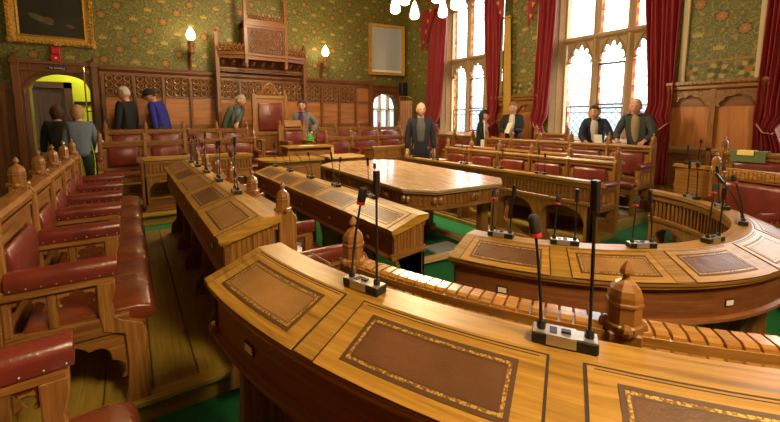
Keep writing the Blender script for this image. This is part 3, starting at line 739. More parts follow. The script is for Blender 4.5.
# clerk's box, chair and throne
t=thing('clerk_desk','oak box desk on the low platform before the clerk chair','desk',(2.8,6.9,.13))
b=MB(); b.box(2.36,3.25,6.78,6.82,.13,.80); b.box(2.36,2.40,6.82,7.15,.13,.86); b.box(3.21,3.25,6.82,7.15,.13,.86); b.box(2.35,3.27,6.77,6.80,.62,.66); b.build('desk_body','oak',t,bevel=.004)
b=MB(); b.box(2.34,3.27,6.76,7.2,.86,.895,g='s'); b.box(2.38,3.23,6.95,6.97,.66,.86); b.build('desk_top','top',t,bevel=.004)
b=MB(); b.box(3.22,3.27,6.755,6.785,.13,.86,g='z'); b.build('corner_post','pale',t)
t=thing('clerk_table','low oak table with a rounded front before the clerk box desk','table',(2.25,6.3,0))
def rfront(x0,x1,y0,y1,r):
    return [(x1,y1),(x0,y1)]+[(x0+r-r*math.cos(a*PI/16),y0+r-r*math.sin(a*PI/16)) for a in range(9)]+[(x1,y0)]
b=MB(); b.ext(rfront(1.72,2.75,6.05,6.66,.22),'z',.695,.735,g='s'); b.build('tabletop','top',t,bevel=.005)
b=MB(); b.ext(rfront(1.78,2.70,6.11,6.62,.2),'z',.10,.695,g='s'); b.build('table_body','oak',t)
b=MB(); b.ext(rfront(1.75,2.73,6.08,6.64,.21),'z',0,.10,g='s'); b.build('plinth','oak',t)
t=thing('side_table','pale low oak table beside the clerk box desk','table',(3.2,6.3,0))
b=MB(); b.box(2.85,3.55,6.05,6.55,.70,.74,g='s'); b.build('tabletop','pale',t,bevel=.004)
b=MB(); b.box(2.90,3.50,6.10,6.50,.56,.70); b.build('apron','oak',t)
for x in (2.93,3.47):
    for y in (6.13,6.47): b=MB(); b.box(x-.03,x+.03,y-.03,y+.03,0,.56,g='z'); b.build('leg','oak',t)
def state_chair(name,label,x0,x1,y,z0,h,crest,lz0,lz1,seat=True):
    t=thing(name,label,'chair',((x0+x1)/2,y-.25,z0)); m=(x0+x1)/2
    for x in (x0,x1):
        b=MB(); b.box(x-.04,x+.04,y-.05,y+.04,z0,h,g='z'); p=b.build('post','oak',t,bevel=.004)
        b=MB(); b.lathe(x,y,[(r*.8,h-.01+z*.9) for r,z in finial_prof()],n=8,rot=PI/8); b.build('finial','oak',p)
    b=MB(); b.box(x0,x1,y-.02,y+.02,z0+.3,h-.03); b.box(x0,x1,y-.045,y+.03,h-.09,h-.02,g='s'); b.box(x0,x1,y-.045,y+.03,lz0-.08,lz0-.02,g='s'); b.build('back_frame','oak',t,bevel=.003)
    b=MB(); b.ext([(y-.02,lz0),(y-.05,lz0+.01),(y-.065,lz0+.06),(y-.065,lz1-.06),(y-.05,lz1-.01),(y-.02,lz1)],'s',x0+.085,x1-.085); b.build('back_cushion','red',t,bevel=.015,seg=2,smooth=True)
    if crest:
        b=MB(); ap=arch_poly(x0+.14,x1-.14,0,h-.02,h+.24,'point',12)
        b.tube([(p[0],y-.01,p[1]) for p in ap],.022,n=6); b.tube([(p[0],y-.012,h-.02+(p[1]-h+.02)*.7) for p in arch_poly(x0+.2,x1-.2,0,h-.02,h+.24,'round',12)],.012,n=5)
        for dx in (-.1,0,.1): b.torus((m+dx,y-.01,h+.05),.045,.010,n=10)
        b.ball((m,y-.01,h+.26),.025); b.ball((m,y-.01,h+.14),(.03,.015,.03)); b.build('pierced_crest','oak',t)
    b=MB(); b.box(x0+.02,x1-.02,y-.55,y-.02,z0+.30,z0+.37); b.build('seat_frame','oak',t)
    b=MB(); b.box(x0+.05,x1-.05,y-.54,y-.06,z0+.37,z0+.46); b.build('seat_cushion','seatred',t,bevel=.03,seg=2,smooth=True)
    for x in (x0+.02,x1-.02):
        b=MB(); b.box(x-.035,x+.035,y-.56,y-.49,z0,z0+.68,g='z'); b.build('leg','oak',t,bevel=.003)
        b=MB(); b.box(x-.045,x+.045,y-.58,y-.03,z0+.65,z0+.70,g='o'); b.build('armrest','oak',t,bevel=.006)
    return t
state_chair('throne','tall throne with red leather back and pierced ogee crest under the canopy','0',0,0,0,0,0,0,0) if 0 else None
state_chair('throne','tall throne with red leather back and pierced ogee crest under the canopy',2.31,3.02,8.75,.26,1.94,True,1.12,1.76)
state_chair('clerk_chair','oak chair with red leather back and two finial posts behind the box desk',2.58,3.10,7.85,.26,1.26,False,.78,1.16)
b=MB(); b.ext([(7.76,1.24),(7.80,1.37),(7.82,1.37),(7.80,1.22)],'s',2.66,3.02,g='s'); tag(b.build('book_rest','oak',None),'small sloping oak book rest on top of the clerk chair','book rest')
# canopy over the throne
t=thing('throne_canopy','carved oak canopy with a projecting coved box high on the wall above the throne','canopy',(2.8,9.8,2.5))
y=9.8; 
for x,z in ((1.76,3.36),(3.84,3.20)):
    b=MB(); b.box(x-.04,x+.04,y-.26,y-.16,.3,z,g='z'); b.box(x-.03,x+.03,y-.2,y+.1,2.3,z-.1,g='z'); b.lathe(x,y-.21,[(.05,z-.12),(.05,z-.10),(.035,z-.08),(.035,z),(.045,z+.01),(.02,z+.05),(.004,z+.09)],n=8,rot=PI/8); b.build('side_post','carved',t,bevel=.004)
BX0,BX1,BY=2.33,3.26,9.28
b=MB()
for x in (BX0,BX1):
    b=MB(); b.box(x-.035,x+.035,BY-.03,BY+.05,2.66,4.35,g='z'); b.lathe(x,BY+.01,[(.012,2.54),(.045,2.60),(.04,2.67)],n=8); b.build('front_post','carved',t,bevel=.004)
b=MB(); b.box(BX0,BX1,BY+.01,y+.1,2.80,3.62); b.box(BX0,BX1,BY-.02,BY+.03,2.76,2.90,g='s'); b.box(BX0,BX1,BY-.05,BY+.03,2.84,2.88,g='s'); b.box(BX0,BX1,BY-.02,BY+.03,3.47,3.52,g='s'); b.box(BX0,BX1,BY-.04,y+.1,3.52,3.66,g='s')
b.build('canopy_box','carved',t,bevel=.004)
b=MB(); random.seed(3)
for i in range(9):
    for j in range(5):
        cx=BX0+.12+(BX1-BX0-.24)*(i+.5)/9; cz=2.93+.52*(j+.5)/5
        b.torus((cx+random.uniform(-.015,.015),BY-.0,cz),random.uniform(.036,.055),.015,n=9,k=5,a0=random.random()*6,a1=6+random.random()*5)
        b.ball((cx+random.uniform(-.02,.02),BY-.005,cz),(.02,.02,.02),nu=6,nv=4)
b.box(BX0+.05,BX1-.05,BY+.0,BY+.02,2.90,3.47,mi=1); b.build('carved_panel',['carved','recess'],t)
b=MB()
for k in range(11):
    x=BX0+.06+(BX1-BX0-.12)*k/10; b.torus((x,BY,3.72),.042,.014,n=8,k=4); b.ball((x,BY,3.80),(.024,.016,.04),nu=5,nv=4)
b.box(BX0,BX1,BY-.012,BY+.012,3.64,3.67); b.build('pierced_cresting','carved',t)
for sx,xe in ((BX0,1.78),(BX1,3.82)):
    b=MB()
    y0,y1=BY+.02,y-.28
    for z0,z1,o in ((2.78,2.86,.0),(2.86,2.92,.03)):
        pts=[(sx,y0-o),(xe,y1-o),(xe,y+.1),(sx,y+.1)]; b.ext(pts,'z',z0,z1,g='s')
    for k in range(7):
        f=(k+.5)/7; x=sx+(xe-sx)*f; yy=y0+(y1-y0)*f; b.torus((x,yy,3.00),.065,.018,n=9,k=4); b.ball((x,yy,3.00),.025,nu=5,nv=4); b.ball((x,yy,3.09),(.03,.02,.035),nu=5,nv=4)
    b.build('side_shelf','carved',t)
b=MB()  # coved underside: boards fanning from the wall out to the shelf
n=8
for k in range(9):
    pts=[]
    f=k/9; f2=(k+1)/9
    for ff in (f+.004,f2-.004):
        x=1.78+(3.84-1.78)*ff
        if x<BX0: yt=y-.28+(BY+.02-y+.28)*(x-1.78)/(BX0-1.78)
        elif x>BX1: yt=y-.28+(BY+.02-y+.28)*(3.84-x)/(3.84-BX1)
        else: yt=BY+.02
        pts.append([(x,y+.02+(yt-y-.02)*(1-math.cos(q*PI/2/n)),2.58+.20*math.sin(q*PI/2/n)) for q in range(n+1)])
    for q in range(n): b.quad([pts[0][q],pts[1][q],pts[1][q+1],pts[0][q+1]])
    mid=[((p[0]+r[0])/2,(p[1]+r[1])/2-.01,(p[2]+r[2])/2) for p,r in zip(pts[0],pts[1])]
    b.tube(pts[0],.014,n=5)
    for q in (3,4,5): b.ball(mid[q],(.05,.015,.035),nu=6,nv=4)
b.build('coved_underside','carved',t)
b=MB(); b.box(1.76,3.86,y-.10,y+.1,2.50,2.60,g='s'); b.box(1.76,3.86,y-.13,y-.05,2.56,2.60,g='s')
for k in range(34): b.box(1.80+k*.06,1.835+k*.06,y-.14,y-.12,2.52,2.55)
b.build('lower_beam','carved',t,bevel=.003)
# ---- long central table
t=thing('council_table','large pale-topped oak table with clipped corners on the green carpet','table',(2.58,3.6,0),rz=R(-3.4))
w,l,ch=.60,1.22,.22
def octo(w,l,c): return [(-w,-l+c),(-w+c*1.0,-l),(w-c,-l),(w,-l+c),(w,l-c),(w-c,l),(-w+c,l),(-w,l-c)]
T=lambda s,o,z:(2.58+s,3.6+o,z)
b=MB(); b.ext(octo(w,l,ch),'z',.775,.800,T,g='o'); b.ext(octo(w-.015,l-.015,ch-.005),'z',.755,.775,T,g='o'); b.build('tabletop','tablewood',t,bevel=.006,seg=2)
b=MB(); b.ext(octo(w-.05,l-.05,ch-.02),'z',.63,.755,T,g='o'); b.ext(octo(w-.03,l-.03,ch-.01),'z',.615,.635,T,g='o')
pl=octo(w-.05,l-.05,ch-.02)
for i in range(8):
    p,q=Vector((*pl[i],0)),Vector((*pl[(i+1)%8],0)); d=(q-p); L_=d.length; d.normalize(); nrm=Vector((d.y,-d.x,0))
    k=0.0; nb=int(L_/.045)
    for j in range(nb):
        c=p+d*(L_*(j+.5)/nb)
        ros=(j%9 in (0,8)) or j==nb-1
        if ros:
            e=c+nrm*.004; b.ball(T(e.x,e.y,.695),(.03,.03,.04),nu=8,nv=5)
        else:
            a0=c-d*.010-nrm*.002; a1=c+d*.010-nrm*.002
            b.ext([(a0.x,a0.y),(a1.x,a1.y),(a1.x+nrm.x*.01,a1.y+nrm.y*.01),(a0.x+nrm.x*.01,a0.y+nrm.y*.01)],'z',.645,.745,T,g='z')
b.build('apron','oak',t,bevel=.002)
for sx in (-1,1):
    for sy in (-1,0,1):
        b=MB(); x,y=sx*(w-.17),sy*(l-.30); b.box(x-.045,x+.045,y-.045,y+.045,.10,.62,T,g='z'); b.box(x-.065,x+.065,y-.065,y+.065,.0,.12,T,g='z'); b.box(x-.06,x+.06,y-.06,y+.06,.55,.62,T,g='z'); b.build('leg','oak',t,bevel=.006)
b=MB()
for sx in (-1,1): b.box(sx*(w-.17)-.03,sx*(w-.17)+.03,-l+.30,l-.30,.05,.10,T)
for sy in (-1,0,1): b.box(-w+.17,w-.17,sy*(l-.30)-.03,sy*(l-.30)+.03,.05,.10,T)
b.build('stretcher','pale',t,bevel=.004)  # pale wood carries the light falling on the rails in its colour
b=MB(); b.box(2.55,2.90,2.90,3.12,0,.03); o=b.build('cable_box','grey',None,bevel=.008); tag(o,'flat grey box on the green carpet under the near end of the central table','box')
# ---------------------------------------------------------------- microphones
def mic(label,loc,rz,lean,heads=('round','flat'),h=(.27,.30)):
    """console: 12 cm box with two goosenecks. lean: ((dx,dy),(dx,dy)) of the stem tops"""
    t=thing('microphone_console',label,'microphone',loc,'gooseneck microphones on the desks',rz)
    t.rotation_euler=(0,0,0); bpy.context.view_layer.update()
    O=Vector(loc); c,s_=math.cos(rz),math.sin(rz)
    W=lambda x,y,z:(O.x+x*c-y*s_,O.y+x*s_+y*c,O.z+z)
    b=MB(); b.box(-.062,.062,-.021,.021,0,.024,W); b.build('base','black',t,bevel=.003)
    b=MB(); b.box(-.034,.022,-.0222,.0222,.003,.0255,W); b.box(-.060,.060,-.019,.019,.0235,.0252,W); b.box(-.006,.012,-.006,.006,.0255,.030,W,mi=1); b.box(-.028,-.014,-.012,.012,.0255,.027,W,mi=1); b.build('control_panel',['silver','black'],t)
    for k,x in enumerate((-.045,.045)):
        dx,dy=lean[k]; H=h[k]; hd=heads[k]
        P=[(x+dx*q*q*.6+dx*q*.4,dy*q*q*.6+dy*q*.4,.02+H*q) for q in [i/6 for i in range(7)]]
        b=MB(); b.tube([W(*p) for p in P],[.0036]*5+[.003,.003],n=6); b.lathe(0,0,[(.009,.02),(.009,.036),(.006,.042)],lambda a,bb,z:W(x+a,bb,z),8); g=b.build('gooseneck','black',t,smooth=False)
        p=Vector(W(*P[-1])); q=Vector(W(*P[-2])); d=(p-q).normalized(); e=p+d*(.044 if hd=='round' else .058)
        b=MB()
        if hd=='round':
            b.tube([p-d*.002,p+d*.004,p+d*.01,e-d*.006,e],[.006,.010,.0115,.0115,.008],n=10); b.build('microphone','foam',g,smooth=True)
            b=MB(); b.tube([p-d*.001,p+d*.007],[.0118,.0118],n=10); b.build('light_ring','redring',g)
        elif hd=='flat':
            b.tube([p-d*.004,e],[.0105,.0105],n=4); b.build('microphone','black',g,bevel=.002)
        else:
            b.tube([p-d*.004,e-d*.02],[.008,.0065],n=8); b.build('microphone','black',g)
    return t
random.seed(11)
def rl(a=.05): return ((random.uniform(-a,a),random.uniform(-a,a)),(random.uniform(-a*.4,a*.4),random.uniform(-a*.4,a*.4)))
def on_arc(cy,r,deg,z): 
    return (CX+r*math.cos(R(deg)),cy+r*math.sin(R(deg)),z),R(deg-90)+PI
# foreground desk
l,a=on_arc(CYF,2.135,198.2,.9405); mic('left of the two foreground microphone consoles, on the nearest curved desk',l,a,((.035,-.0),(.0,.0)),h=(.215,.25))
l,a=on_arc(CYF,2.135,211.6,.9405); mic('right foreground microphone console, with a red-ringed head, beside the big finial',l,a,((-.018,-.0),(-.004,.0)),h=(.20,.265))
# left long desk
nA=['nearest','second nearest','third','second farthest','farthest']
for i,y in enumerate((2.48,3.05,3.60,4.10,4.55)):
    mic('%s microphone console along the back of the left sloping desk'%nA[i],(.53,y,.9405),PI/2,rl(.03),h=(.20,.27) if i%2==0 else (.24,.22))
for i,y in enumerate((2.42,3.02,3.60,4.20,4.72)):
    ln=((.02,.02),(-.12,.16)) if i in (2,3) else rl(.04)
    mic('%s microphone console on the second sloping desk, left of the central table'%nA[i],(1.48,y,.8105),PI/2,ln,h=(.20,.22),heads=('round','slim') if i in (2,3) else ('round','flat'))
for i,y in enumerate((2.50,3.08,3.66,4.24,4.80)):
    mic('%s microphone console on the arcaded right-hand desk'%nA[i],(3.69,y,.8005),PI/2,rl(.02),h=(.17,.20))
gl=['first from the left','second from the left','third from the left','fourth from the left, at the bend','fifth, past the bend','sixth, on the far arm','last, at the end of the far arm']
gz=[203,219.5,239,258,281,299,318,333]
GL=[(204.5,((-.0,.01),(.01,0))),(219.5,((.01,.01),(.0,0))),(237,((.02,.02),(-.01,.01))),(258,((.02,.0),(-.05,-.03))),(286,((-.02,.05),(.02,.10))),(308,((.06,.0),(.0,.02))),(325,((-.04,.04),(.0,.0)))]
for i,(dg,ln) in enumerate(GL):
    l,a=on_arc(CYG,1.115,dg,.8105); mic('microphone console on the inner curved desk, %s'%gl[i],l,a,ln,h=(.17,.19) if i<3 else (.22,.20))
mic('microphone console on the short fretted desk end by the right wall panel',on_arc(CYF,2.135,358,.9405)[0],R(88),((-.03,.06),(0,.0)),h=(.20,.12))
mic('microphone console on the fretted desk before the far left bench',(.80,6.25,.8505),0,((.0,.03),(.0,.0)),h=(.17,.18))
mic('microphone console on the far end of that fretted desk, beside the bench end',(1.30,6.25,.8505),0,((.04,.0),(.0,.0)),h=(.18,.17))
# ---------------------------------------------------------------- things on the desks
def sheet(name,label,cat,x,y,z,w,l,rz,m,h=.004):
    c,s_=math.cos(rz),math.sin(rz); b=MB()
    b.box(-w/2,w/2,-l/2,l/2,0,h,lambda a,bb,zz:(x+a*c-bb*s_,y+a*s_+bb*c,z+zz)); return tag(b.build(name,m,None),label,cat)
sheet('paper_sheet','white papers on the right-hand desk in front of the man in the dark coat','paper',3.80,4.30,.802,.12,.24,.2,'white',.003)
sheet('paper_sheet','white papers on the right-hand desk, second sheet from the man in the dark coat','paper',3.80,3.75,.802,.10,.2,-.1,'white',.003)
sheet('paper_sheet','white paper at the foot of the clerk chair on the box desk','paper',2.75,6.85,.8955,.25,.18,0,'white',.003)
# pen in the groove of the foreground desk
l,a=on_arc(CYF,2.150,191,.9405); b=MB(); b.tube([(.485,1.215,.944),(.50,1.075,.944)],.0032,n=6); tag(b.build('pen','silver',None),'thin pen lying at the top of the foreground desk left of the microphone','pen')
# green folder on the far right bench rail
l,_=on_arc(CYF,3.105,355.6,1.055)
b=MB(); c=Vector(l); t_=Vector((-math.sin(R(355.6)),math.cos(R(355.6)),0)); nr=Vector((math.cos(R(355.6)),math.sin(R(355.6)),0))
def leaf(b,u0,u1,pts,th):
    up=[]; lo=[]
    for o,z in pts: lo.append((o,z)); up.append((o+(th if o>.05 else (-th if o<-.05 else 0)),z+(th if abs(o)<.063 and z>1.03 else 0)))
    b.ext(lo+up[::-1],'s',u0,u1,lambda s,o,z:tuple(c+t_*s+nr*o+Vector((0,0,z-1.055))))
leaf(b,-.20,.10,[(-.064,.93),(-.056,1.044),(.0,1.046),(.060,1.044),(.066,.96)],.006); o=b.build('folder','folder',None); tag(o,'dark green folder draped over the far right bench rail','folder')
b=MB(); leaf(b,-.10,.04,[(-.0725,1.005),(-.0640,1.0535),(.0,1.0545),(.048,1.0535)],.003); tag(b.build('paper_sheet','yellowpaper',None),'yellow sheet lying on the green folder','paper')
# ---------------------------------------------------------------- lamps and things on the walls
def sconce(label,x,z):
    y=WY1; t=thing('wall_sconce',label,'wall lamp',(x,y-.1,z),'wall lamps with flame bulbs')
    b=MB(); b.box(x-.035,x+.035,y-.03,y,z-.55,z+.15,g='z'); b.ext([(y-.03,z-.52),(y-.03,z-.02),(y-.36,z-.02),(y-.36,z-.10),(y-.16,z-.20),(y-.07,z-.4)],'s',x-.018,x+.018,g='z'); b.build('bracket','darkoak',t,bevel=.003)
    b=MB(); b.lathe(x,y-.36,[(.03,z-.18),(.06,z-.14),(.06,z-.02),(.07,z),(.07,z+.10),(.06,z+.12)],n=10); b.build('candle_tube','oak',t)
    b=MB(); b.lathe(x,y-.36,[(.03,z+.12),(.08,z+.17),(.092,z+.22),(.075,z+.29),(.035,z+.36),(.004,z+.41)],n=12); b.build('flame_shade','flame',t,smooth=True)
    l=bpy.data.lights.new('sconce_light','POINT'); l.energy=26; l.color=(1,.70,.34); l.shadow_soft_size=.06; o=bpy.data.objects.new('bulb',l); col.objects.link(o); o.parent=t; o.location=(0,-.30,.30)
sconce('flame-shaped wall lamp left of the throne canopy, above the panelling',1.24,2.98)
sconce('flame-shaped wall lamp right of the throne canopy, above the panelling',4.42,2.92)
def frame(name,label,cat,x0,x1,z0,z1,w,mats,ornate,pic,ax='s'):
    y=WY1; t=thing(name,label,cat,((x0+x1)/2,y-.05,z0)); b=MB()
    prof=[(0,0),(.0,.08),(.03,.10),(.05,.06),(.75,.05),(.85,.07),(1,.03),(1,0)]
    def side(p0,p1,q0,q1):   # outer edge p0-p1, inner q0-q1
        P=[];n=len(prof)
        for (o,i) in ((p0,q0),(p1,q1)):
            for u,h in prof: P.append((o[0]+(i[0]-o[0])*u,y-h,o[1]+(i[1]-o[1])*u))
        fs=[[k,(k+1)%n,(k+1)%n+n,k+n] for k in range(n)]
        b._faces(P,fs,IDF,0,0)
    o=[(x0,z0),(x1,z0),(x1,z1),(x0,z1)]; i=[(x0+w,z0+w),(x1-w,z0+w),(x1-w,z1-w),(x0+w,z1-w)]
    for k in range(4): side(o[k],o[(k+1)%4],i[k],i[(k+1)%4])
    if ornate:
        random.seed(5)
        for k in range(4):
            p,q=o[k],o[(k+1)%4]; n=22
            for j in range(n):
                f=(j+.5)/n; c=(p[0]+(q[0]-p[0])*f,p[1]+(q[1]-p[1])*f)
                cx,cz=(x0+x1)/2,(z0+z1)/2; ins=.02+random.random()*.03
                c=(c[0]+(ins if c[0]<cx else -ins)*(1 if k%2 else 0),c[1]+(ins if c[1]<cz else -ins)*(0 if k%2 else 1))
                big=1.7 if j in (0,1,n-2,n-1,n//2) else 1
                b.ball((c[0],y-.09,c[1]),(.026*big,.02*big,.026*big),nu=6,nv=4)
                if j%2==0: b.torus((c[0],y-.085,c[1]),.03*big,.010,n=8)
    b.build('frame',mats,t)
    b=MB(); b.box(x0+w-.01,x1-w+.01,y-.03,y-.02,z0+w-.01,z1-w+.01); return t,b
t,b=frame('portrait_painting','large dark portrait in an ornate gilt frame above the left doorway','painting',-1.72,-.46,2.80,4.45,.17,'gilt',True,None)
cv=b.build('canvas',plain('dark_canvas',(.018,.013,.009),.45,var=.5,bs=2.5),t)
def blob(nm,c,rx,rz,an,y,m,n=16):
    b=MB(); b.ext([(c[0]+rx*math.cos(a)*math.cos(an)-rz*math.sin(a)*math.sin(an),c[1]+rx*math.cos(a)*math.sin(an)+rz*math.sin(a)*math.cos(an)) for a in [2*PI*i/n for i in range(n)]],'o',y,y+.002); b.build(nm,m,t)
pskin=plain('painted_skin',(.14,.06,.03),.5,var=.3,bs=9); pcuff=plain('painted_cuff',(.10,.085,.05),.5,var=.3,bs=9); y=WY1-.034
blob('painted_book',(-1.24,3.27),.19,.055,-.45,y,pcuff); blob('painted_hand',(-1.12,3.27),.075,.04,-.5,y-.002,pskin); blob('painted_hand',(-.82,3.18),.065,.035,-.3,y,pskin); blob('painted_collar',(-1.0,3.74),.03,.09,.1,y,plain('painted_linen',(.40,.36,.30),.5)); blob('painted_face',(-1.0,3.95),.11,.15,0,y-.002,pskin)
t,b=frame('glazed_picture','tall glazed picture in a plain gilt frame above the right archway, window reflection painted pale','picture',5.95,7.10,2.70,4.17,.085,'gilt',False,None)
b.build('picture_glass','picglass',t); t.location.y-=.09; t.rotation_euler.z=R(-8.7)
b=MB(); b.box(6.04,7.01,WY1-.0405-.09,WY1-.03-.09,2.79,2.85); b.build('mount','white',t)
t=thing('fire_alarm','small red fire alarm sounder above the left doorway','alarm',(-1.07,9.8,2.58))
b=MB(); b.box(-1.14,-1.01,WY1-.07,WY1,2.63,2.76); b.build('sounder','signred',t,bevel=.01)
b=MB(); b.box(-1.145,-1.005,WY1-.09,WY1,2.50,2.62); b.lathe(-1.07,0,[(.02,0),(.02,.006)],lambda x,o,z:(x,WY1-.09-z,2.56+o),10,0,1); b.build('call_point',['signred','white'],t,bevel=.006)
t=thing('no_smoking_sign','black no smoking sign over the left doorway arch','sign',(-1.06,9.74,2.33))
b=MB(); b.box(-1.20,-.93,WY1-.128,WY1-.122,2.335,2.395); b.build('plate','black',t)
def text(s_,size,loc,rot,m,parent,name):
    cu=bpy.data.curves.new(name,'FONT'); cu.body=s_; cu.size=size; cu.extrude=.001; cu.align_x='CENTER'; cu.align_y='CENTER'
    o=bpy.data.objects.new(name,cu); col.objects.link(o); dg=bpy.context.evaluated_depsgraph_get()
    me=bpy.data.meshes.new_from_object(o.evaluated_get(dg)); bpy.data.objects.remove(o)
    o=bpy.data.objects.new(name,me); col.objects.link(o); me.materials.clear(); me.materials.append(M[m]); o.parent=parent; o.location=Vector(loc)-wloc(parent); o.rotation_euler=rot; return o
text('No Smoking',.046,(-1.065,WY1-.130,2.365),(PI/2,0,0),'white',t,'lettering')
# dark door and signs in the lobby
t=thing('lobby_door','dark panelled door in the yellow lobby behind the left doorway','door',(-1.4,11.4,0))
b=MB(); b.box(-2.0,-1.16,11.44,11.5,0,2.08,g='z'); 
for z0,z1 in ((.2,.9),(1.0,1.95)):
    for x0 in (-1.92,-1.54): b.box(x0,x0+.30,11.425,11.45,z0,z1,g='z')
b.build('door_leaf','recess',t,bevel=.004)
b=MB(); b.box(-1.16,-1.02,11.38,11.5,0,2.22,g='z'); b.box(-2.14,-2.0,11.38,11.5,0,2.22,g='z'); b.box(-2.14,-1.02,11.38,11.5,2.08,2.22); b.build('door_frame','recess',t,bevel=.004)
b=MB(); b.box(-1.0,-.55,11.47,11.5,1.72,1.80); tag(b.build('wall_strip','black',None),'black strip sign on the yellow lobby wall','sign')
# brass framed glass door leaves standing open beside the doorways
def brassdoor(nm,label,P,hd,xr,ztop,rnd):
    """P: hinge (x,y); hd: unit direction of the leaf; xr: width"""
    t=thing(nm,label,'door',(P[0],P[1],0)); W=lambda u,h,z:(P[0]+hd[0]*u-hd[1]*h,P[1]+hd[1]*u+hd[0]*h,z)
    b=MB(); r=.014
    if rnd: pts=[(0,0,0),(0,0,ztop)]+[(xr-.18+.18*math.sin(a),0,ztop-.18+.18*math.cos(a)) for a in [i*PI/12 for i in range(7)]]+[(xr,0,0)]
    else: pts=[(0,0,0),(0,0,ztop),(xr,0,ztop),(xr,0,0)]
    for k in range(len(pts)-1): b.tube([W(*pts[k]),W(*pts[k+1])],r,n=6)
    b.tube([W(0,0,.05),W(xr,0,.05)],r,n=6); b.build('brass_frame','brass',t)
    if rnd:
        b=MB()
        for k in range(5): b.box(.03+k*(xr-.06)/5,.03+(k+.8)*(xr-.06)/5,-.01,.01,.05,ztop-.12,W,g='z')
        b.build('slatted_panel','panel',t)
    else:
        b=MB(); b.tube([W(0,.03,1.55),W(xr,.03,1.55)],.012,n=6); b.build('push_bar','brass',t)
        b=MB(); b.tube([W(0,0,ztop),W(0,0,ztop+.08)],.02,n=8); b.build('knob','brass',t)
    return t
brassdoor('brass_screen','brass-framed slatted door leaf with a rounded corner standing open by the right archway',(6.62,9.25),(.85,-.53),.42,2.05,True)
brassdoor('brass_gate','thin brass-framed leaf beside the far window curtain',(6.70,8.60),(.55,-.83),.01,1,False) if 0 else None
brassdoor('brass_door','tall brass-framed door leaf standing open at the right of the left doorway',(-.66,9.70),(.75,.66),.30,2.32,False)
b=MB(); b.box(6.98,7.18,9.60,9.78,2.12,2.50); o=b.build('wall_speaker','black',None,bevel=.01); tag(o,'small black loudspeaker high in the corner beside the right archway','speaker')
# chandeliers
def chandelier(label,cx,cy,zb,lit):
    t=thing('chandelier',label,'chandelier',(cx,cy,zb),'chandeliers over the chamber' if 0 else None)
    b=MB(); b.tube([(cx,cy,zb+.35),(cx,cy,WZ)],.012,n=6); b.lathe(cx,cy,[(.02,zb+.2),(.07,zb+.27),(.04,zb+.36),(.06,zb+.5),(.02,zb+.6)],n=12); b.build('stem','brass',t)
    n=6; q_=1.32
    for k in range(n):
        a=2*PI*k/n+R(12); r=.40; z=zb+.27; c,s_=math.cos(a),math.sin(a)
        b=MB(); b.box(cx+c*r-.008,cx+c*r+.008,cy+s_*r-.008,cy+s_*r+.008,z-.04,z+.01); b.tube([(cx+c*r*q,cy+s_*r*q,zb+.3+.14*math.sin(q*PI)*1.2+(z-zb-.3)*q) for q in [i/8 for i in range(9)]],.009,n=5)
        b.torus((cx+c*r*.55,cy+s_*r*.55,zb+.40),.05,.006,axis='s',n=10); arm=b.build('arm','brass',t)
        b=MB(); b.lathe(cx+c*r,cy+s_*r,[(.014,z-.03),(.022,z-.04),(.036,z-.085),(.055,z-.15),(.066,z-.205),(.062,z-.245),(.036,z-.264),(.003,z-.27)],n=14); b.build('lamp_shade','shade',arm,smooth=True)
    l=bpy.data.lights.new('chandelier_light','POINT'); l.energy=lit; l.color=(1,.76,.42); l.shadow_soft_size=.3; o=bpy.data.objects.new('bulb',l); col.objects.link(o); o.parent=t; o.location=(0,0,-.02)
    return t
chandelier('chandelier of glowing opal bell shades hanging above the central table',3.32,4.07,2.80,200)
